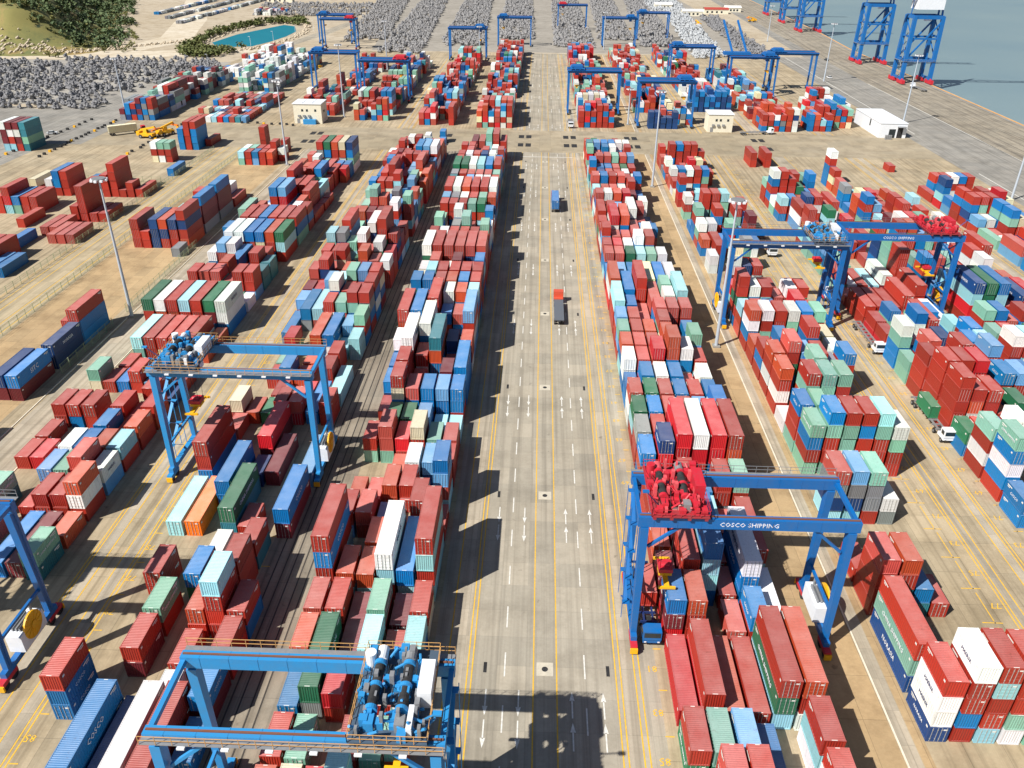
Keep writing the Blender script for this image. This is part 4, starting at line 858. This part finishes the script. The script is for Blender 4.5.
# ------------------------------------------------------------------ vehicles
def wheels(e, xs, ys, r=.5):
    for y in ys:
        for x in xs:
            w_ = MB().cyl((x-.16, y, r), (x+.16, y, r), r, k=12).build('wheel', M_BLACK, e)
            MB().cyl((x-.17, y, r), (x+.17, y, r), r*.5, k=8).build('rim', M_STEEL, w_)
def tractor(x, y, rz, cabm, label, trailer=True, chm=None, cat='terminal tractor'):
    """pulls towards +y"""
    e = empty('terminal_tractor', (x, y, 0), rz, label=label, cat=cat)
    b_ = MB().box(-1.2, 1.2, 7.0, 9.6, .9, 1.5).box(-1.25, 1.25, 8.0, 9.7, 1.5, 3.0).build('cab', cabm, e)
    MB().box(-1.1, 1.1, 9.70, 9.74, 2.0, 2.8).build('windscreen', M_GLASS, b_)
    for s in (-1, 1): MB().box(s*1.26-.02, s*1.26+.02, 8.4, 9.4, 2.0, 2.8).build('side_window', M_GLASS, b_)
    for s in (-1, 1): MB().box(s*.9-.15, s*.9+.15, 9.71, 9.75, 1.1, 1.3).build('headlight', M_LTWHITE, b_)
    MB().box(-.45, .45, 4.6, 8.0, .75, 1.05).build('tractor_frame', M_BLACK, e)
    wheels(e, (-1.05, 1.05), (5.4, 8.7))
    if trailer:
        t = MB().box(-.75, -.5, -6.2, 6.2, 1.1, 1.38).box(.5, .75, -6.2, 6.2, 1.1, 1.38)
        for i in range(8): t.box(-1.2, 1.2, -6.2+i*1.74, -6.0+i*1.74, 1.1, 1.42)
        t.build('chassis', chm or M_STEEL, e); wheels(e, (-1.05, 1.05), (-5.2, -3.9))
    return e
HAULC = 'container truck'
tractor(5.9, 186, 0, paint('cab_orange_red', (206,84,58), .4, .2), 'red cab truck with empty dark flatbed driving up the central road', chm=M_BLACK, cat='truck')
MB_ = MB().box(4.7, 7.1, 179.9, 192.2, 1.43, 1.6); MB_.build('flatbed_deck', paint('flatbed_grey', (92,98,108), .7, .4, 1)); bpy.data.objects['flatbed_deck'].parent = bpy.data.objects['terminal_tractor']; bpy.data.objects['flatbed_deck'].location = (-5.9, -186, 0)
tractor(5.9, 275, 0, M_RED, 'truck carrying a blue container up the central road', cat='truck')
G2 = 'containers carried on trucks'
make_cont_at(4.68, 268.5, 1.45, 12.19, 'b', 'blue container on the truck driving along the central road', grp=G2, df=1)
tractor(79.2, 141, R(180), M_LTWHITE, 'white cab tractor with empty rear chassis carrying the dark green container', chm=M_STEEL)
make_cont_at(80.4-2.4, 138.6, 1.45, 6.06, 'G', 'dark green container carried on the tractor chassis in the right lane', grp=G2, df=0)
tractor(79.2, 177.5, R(180), M_LTWHITE, 'white cab tractor pulling an empty grey chassis beside the rust red row', chm=M_STEEL)
tractor(69.8, 239.5, R(180), M_LTWHITE, 'white cab tractor with empty rusty chassis behind the blue crane', chm=M_RUST)
tractor(16.9, 88.5, R(180), M_BLUE, 'blue cab tractor under the red machinery crane near the road', chm=M_NAVY)
make_cont_at(15.7, 85.2, 1.45, 6.06, 'r', 'rust red container hanging under the yellow spreader above the blue tractor', grp=G2, df=0)
tractor(14.8, 409, R(180), M_LTWHITE, 'white cab tractor waiting at the foot of the far crane by the road')
tractor(69, 421, R(90), M_LTWHITE, 'white cab tractor crossing right of the cream booth')
tractor(100, 393, R(-80), M_LTWHITE, 'white truck with dark trailer in front of the cross road at right', cat='truck')
tractor(228, 520, R(8), M_LTWHITE, 'white truck with dark trailer parked under the nearest quay crane', cat='truck')
tractor(161, 438, R(-60), M_LTWHITE, 'white cab truck just behind the white warehouse', cat='truck')
for x, y, rz, cc, cb_, lb, lb2 in ((-190, 372, -52, 'y', M_RED, 'red cab truck with a cream container on the left forecourt', 'cream container on the red cab truck at left'), (-196, 431, -52, 'w', M_BLACK, 'dark cab truck carrying a white container near the concrete blocks', 'white container on the dark cab truck near the concrete blocks')):
    tractor(x, y, R(rz), cb_, lb, cat='truck')
    a = R(rz); ox, oy = -1.22, -6.1
    make_cont_at(x+ox*math.cos(a)-oy*math.sin(a), y+ox*math.sin(a)+oy*math.cos(a), 1.45, 12.19, cc, lb2, grp=G2, rz=a, df=1)
def lifter(x, y, rz, label):
    e = empty('reach_stacker', (x, y, 0), rz, label=label, cat='reach stacker')
    MB().box(-1.6, 1.6, -3.5, 3.2, 1.0, 2.2).box(-1.6, 1.6, -4.6, -3.0, 1.2, 3.0).build('body', M_YEL, e)
    MB().box(-.8, .8, -1.6, .2, 2.2, 4.0).build('cab', M_YEL, e); MB().box(-.82, .82, .2, .25, 2.6, 3.8).build('cab_window', M_GLASS, e)
    MB().bar((0, -3.2, 3.4), (0, 4.2, 5.0), .7, .8).build('boom', M_YEL, e)
    MB().box(-3, 3, 4.0, 4.9, 3.6, 4.2).bar((0,4.3,5.0),(0,4.4,4),.5).build('spreader', M_ORANGE, e); wheels(e, (-1.7, 1.7), (-2.6, 2.2), .85)
lifter(-176, 366, R(-100), 'yellow reach stacker standing on the forecourt left of the white topped stack')
lifter(-170, 372, R(-30), 'orange yellow reach stacker, farther of the pair on the forecourt')
lifter(118, 480, R(40), 'yellow reach stacker between far right cranes'); lifter(150, 860, R(20), 'small yellow machine beside the far apron')
lifter(212, 905, R(100), 'red and orange vehicle at the far end of the apron')
def car(x, y, rz, rgb, label):
    e = empty('parked_car', (x, y, 0), rz, label=label, cat='car')
    v = MB(); v.box(-.9, .9, -2.2, 2.2, .35, .95); n = len(v.v); v.v += [(-.85,-1.7,.95),(.85,-1.7,.95),(.85,1.1,.95),(-.85,1.1,.95),(-.7,-1.2,1.5),(.7,-1.2,1.5),(.7,.5,1.5),(-.7,.5,1.5)]
    v.f += [(n+4,n+5,n+6,n+7),(n,n+1,n+5,n+4),(n+1,n+2,n+6,n+5),(n+2,n+3,n+7,n+6),(n+3,n,n+4,n+7)]; v.m += [0, 1, 1, 1, 1]
    v.build('body', [paint('car_paint', rgb, .3, .05), M_GLASS], e); wheels(e, (-.85, .85), (-1.4, 1.4), .33)
car(-222, 370, R(-70), (210,214,218), 'silver car parked in the shade beside the far left stack'); car(186, 560, R(10), (230,230,232), 'white car on the apron behind the slim lamp mast')
car(208, 640, R(5), (60,62,66), 'dark car on the far quay apron')
# ------------------------------------------------------------------ fences, bollards, cones
def fence(x, y0, y1, label, step=3.4, h=2.2, m=None):
    m = m or MFEN; e = empty('wire_fence', (x, y0, 0), 0, label=label, cat='fence'); n = int((y1-y0)/step); L = n*step
    for i in range(n+1): MB().box(-.05, .05, i*step-.05, i*step+.05, 0, h+.1).build('post', m, e) if i < 100 else None
    w_ = MB()
    for z in (.1, h/2, h): w_.box(-.02, .02, 0, L, z, z+.05)
    k = int(L/.45)
    for i in range(k): w_.box(-.012, .012, i*.45, i*.45+.024, .1, h)
    w_.build('mesh_panel', m, e)
MFEN = paint('fence_grey_green', (150, 162, 128), .6, .2)
fence(-125.3, 130, 345, 'grey green wire fence on the right side of the fenced road'); fence(-138.3, 120, 345, 'grey green wire fence on the left side of the fenced road')
fence(-102.3, 182, 232, 'wire fence between the empty slab area and the crane track'); fence(-101.9, 150, 176, 'short wire fence right of the navy and blue stack')
def fence_x(x0, x1, y, label):
    e = empty('wire_fence', (x0, y, 0), R(-90), label=label, cat='fence'); L = x1-x0; n = int(L/3.4)
    for i in range(n+1): MB().box(-.05, .05, i*3.4-.05, i*3.4+.05, 0, 2.3).build('post', MFEN, e)
    w_ = MB()
    for z in (.1, 1.1, 2.2): w_.box(-.02, .02, 0, L, z, z+.05)
    for i in range(int(L/.45)): w_.box(-.012, .012, i*.45, i*.45+.024, .1, 2.2)
    w_.build('mesh_panel', MFEN, e)
fence_x(-175, -140, 296, 'wire fence crossing the ground behind the red stacks at left')
bl = MB().box(-.5, .5, -.5, .5, 0, .9).mesh('traffic_block', M_BLACK); yb = MB().box(-.5, .5, -.5, .5, 0, .9).mesh('traffic_block', M_YEL)
n = 0
for (x0, y0, x1, y1, cnt) in ((-206, 330, -206, 404, 20), (-222, 322, -219, 400, 16), (-172, 326, -171, 392, 14), (-160, 402, -118, 396, 12)):
    for i in range(cnt):
        t = i/(cnt-1); o = mo('traffic_block', yb if i % 5 == 2 else bl, None, (x0+(x1-x0)*t+rn.uniform(-.6,.6), y0+(y1-y0)*t+rn.uniform(-.8,.8), 0))
        tag(o, ('yellow' if i % 5 == 2 else 'black')+' concrete traffic block in a row on the left forecourt', 'traffic block', ('yellow' if i % 5 == 2 else 'black')+' traffic blocks on the forecourt')
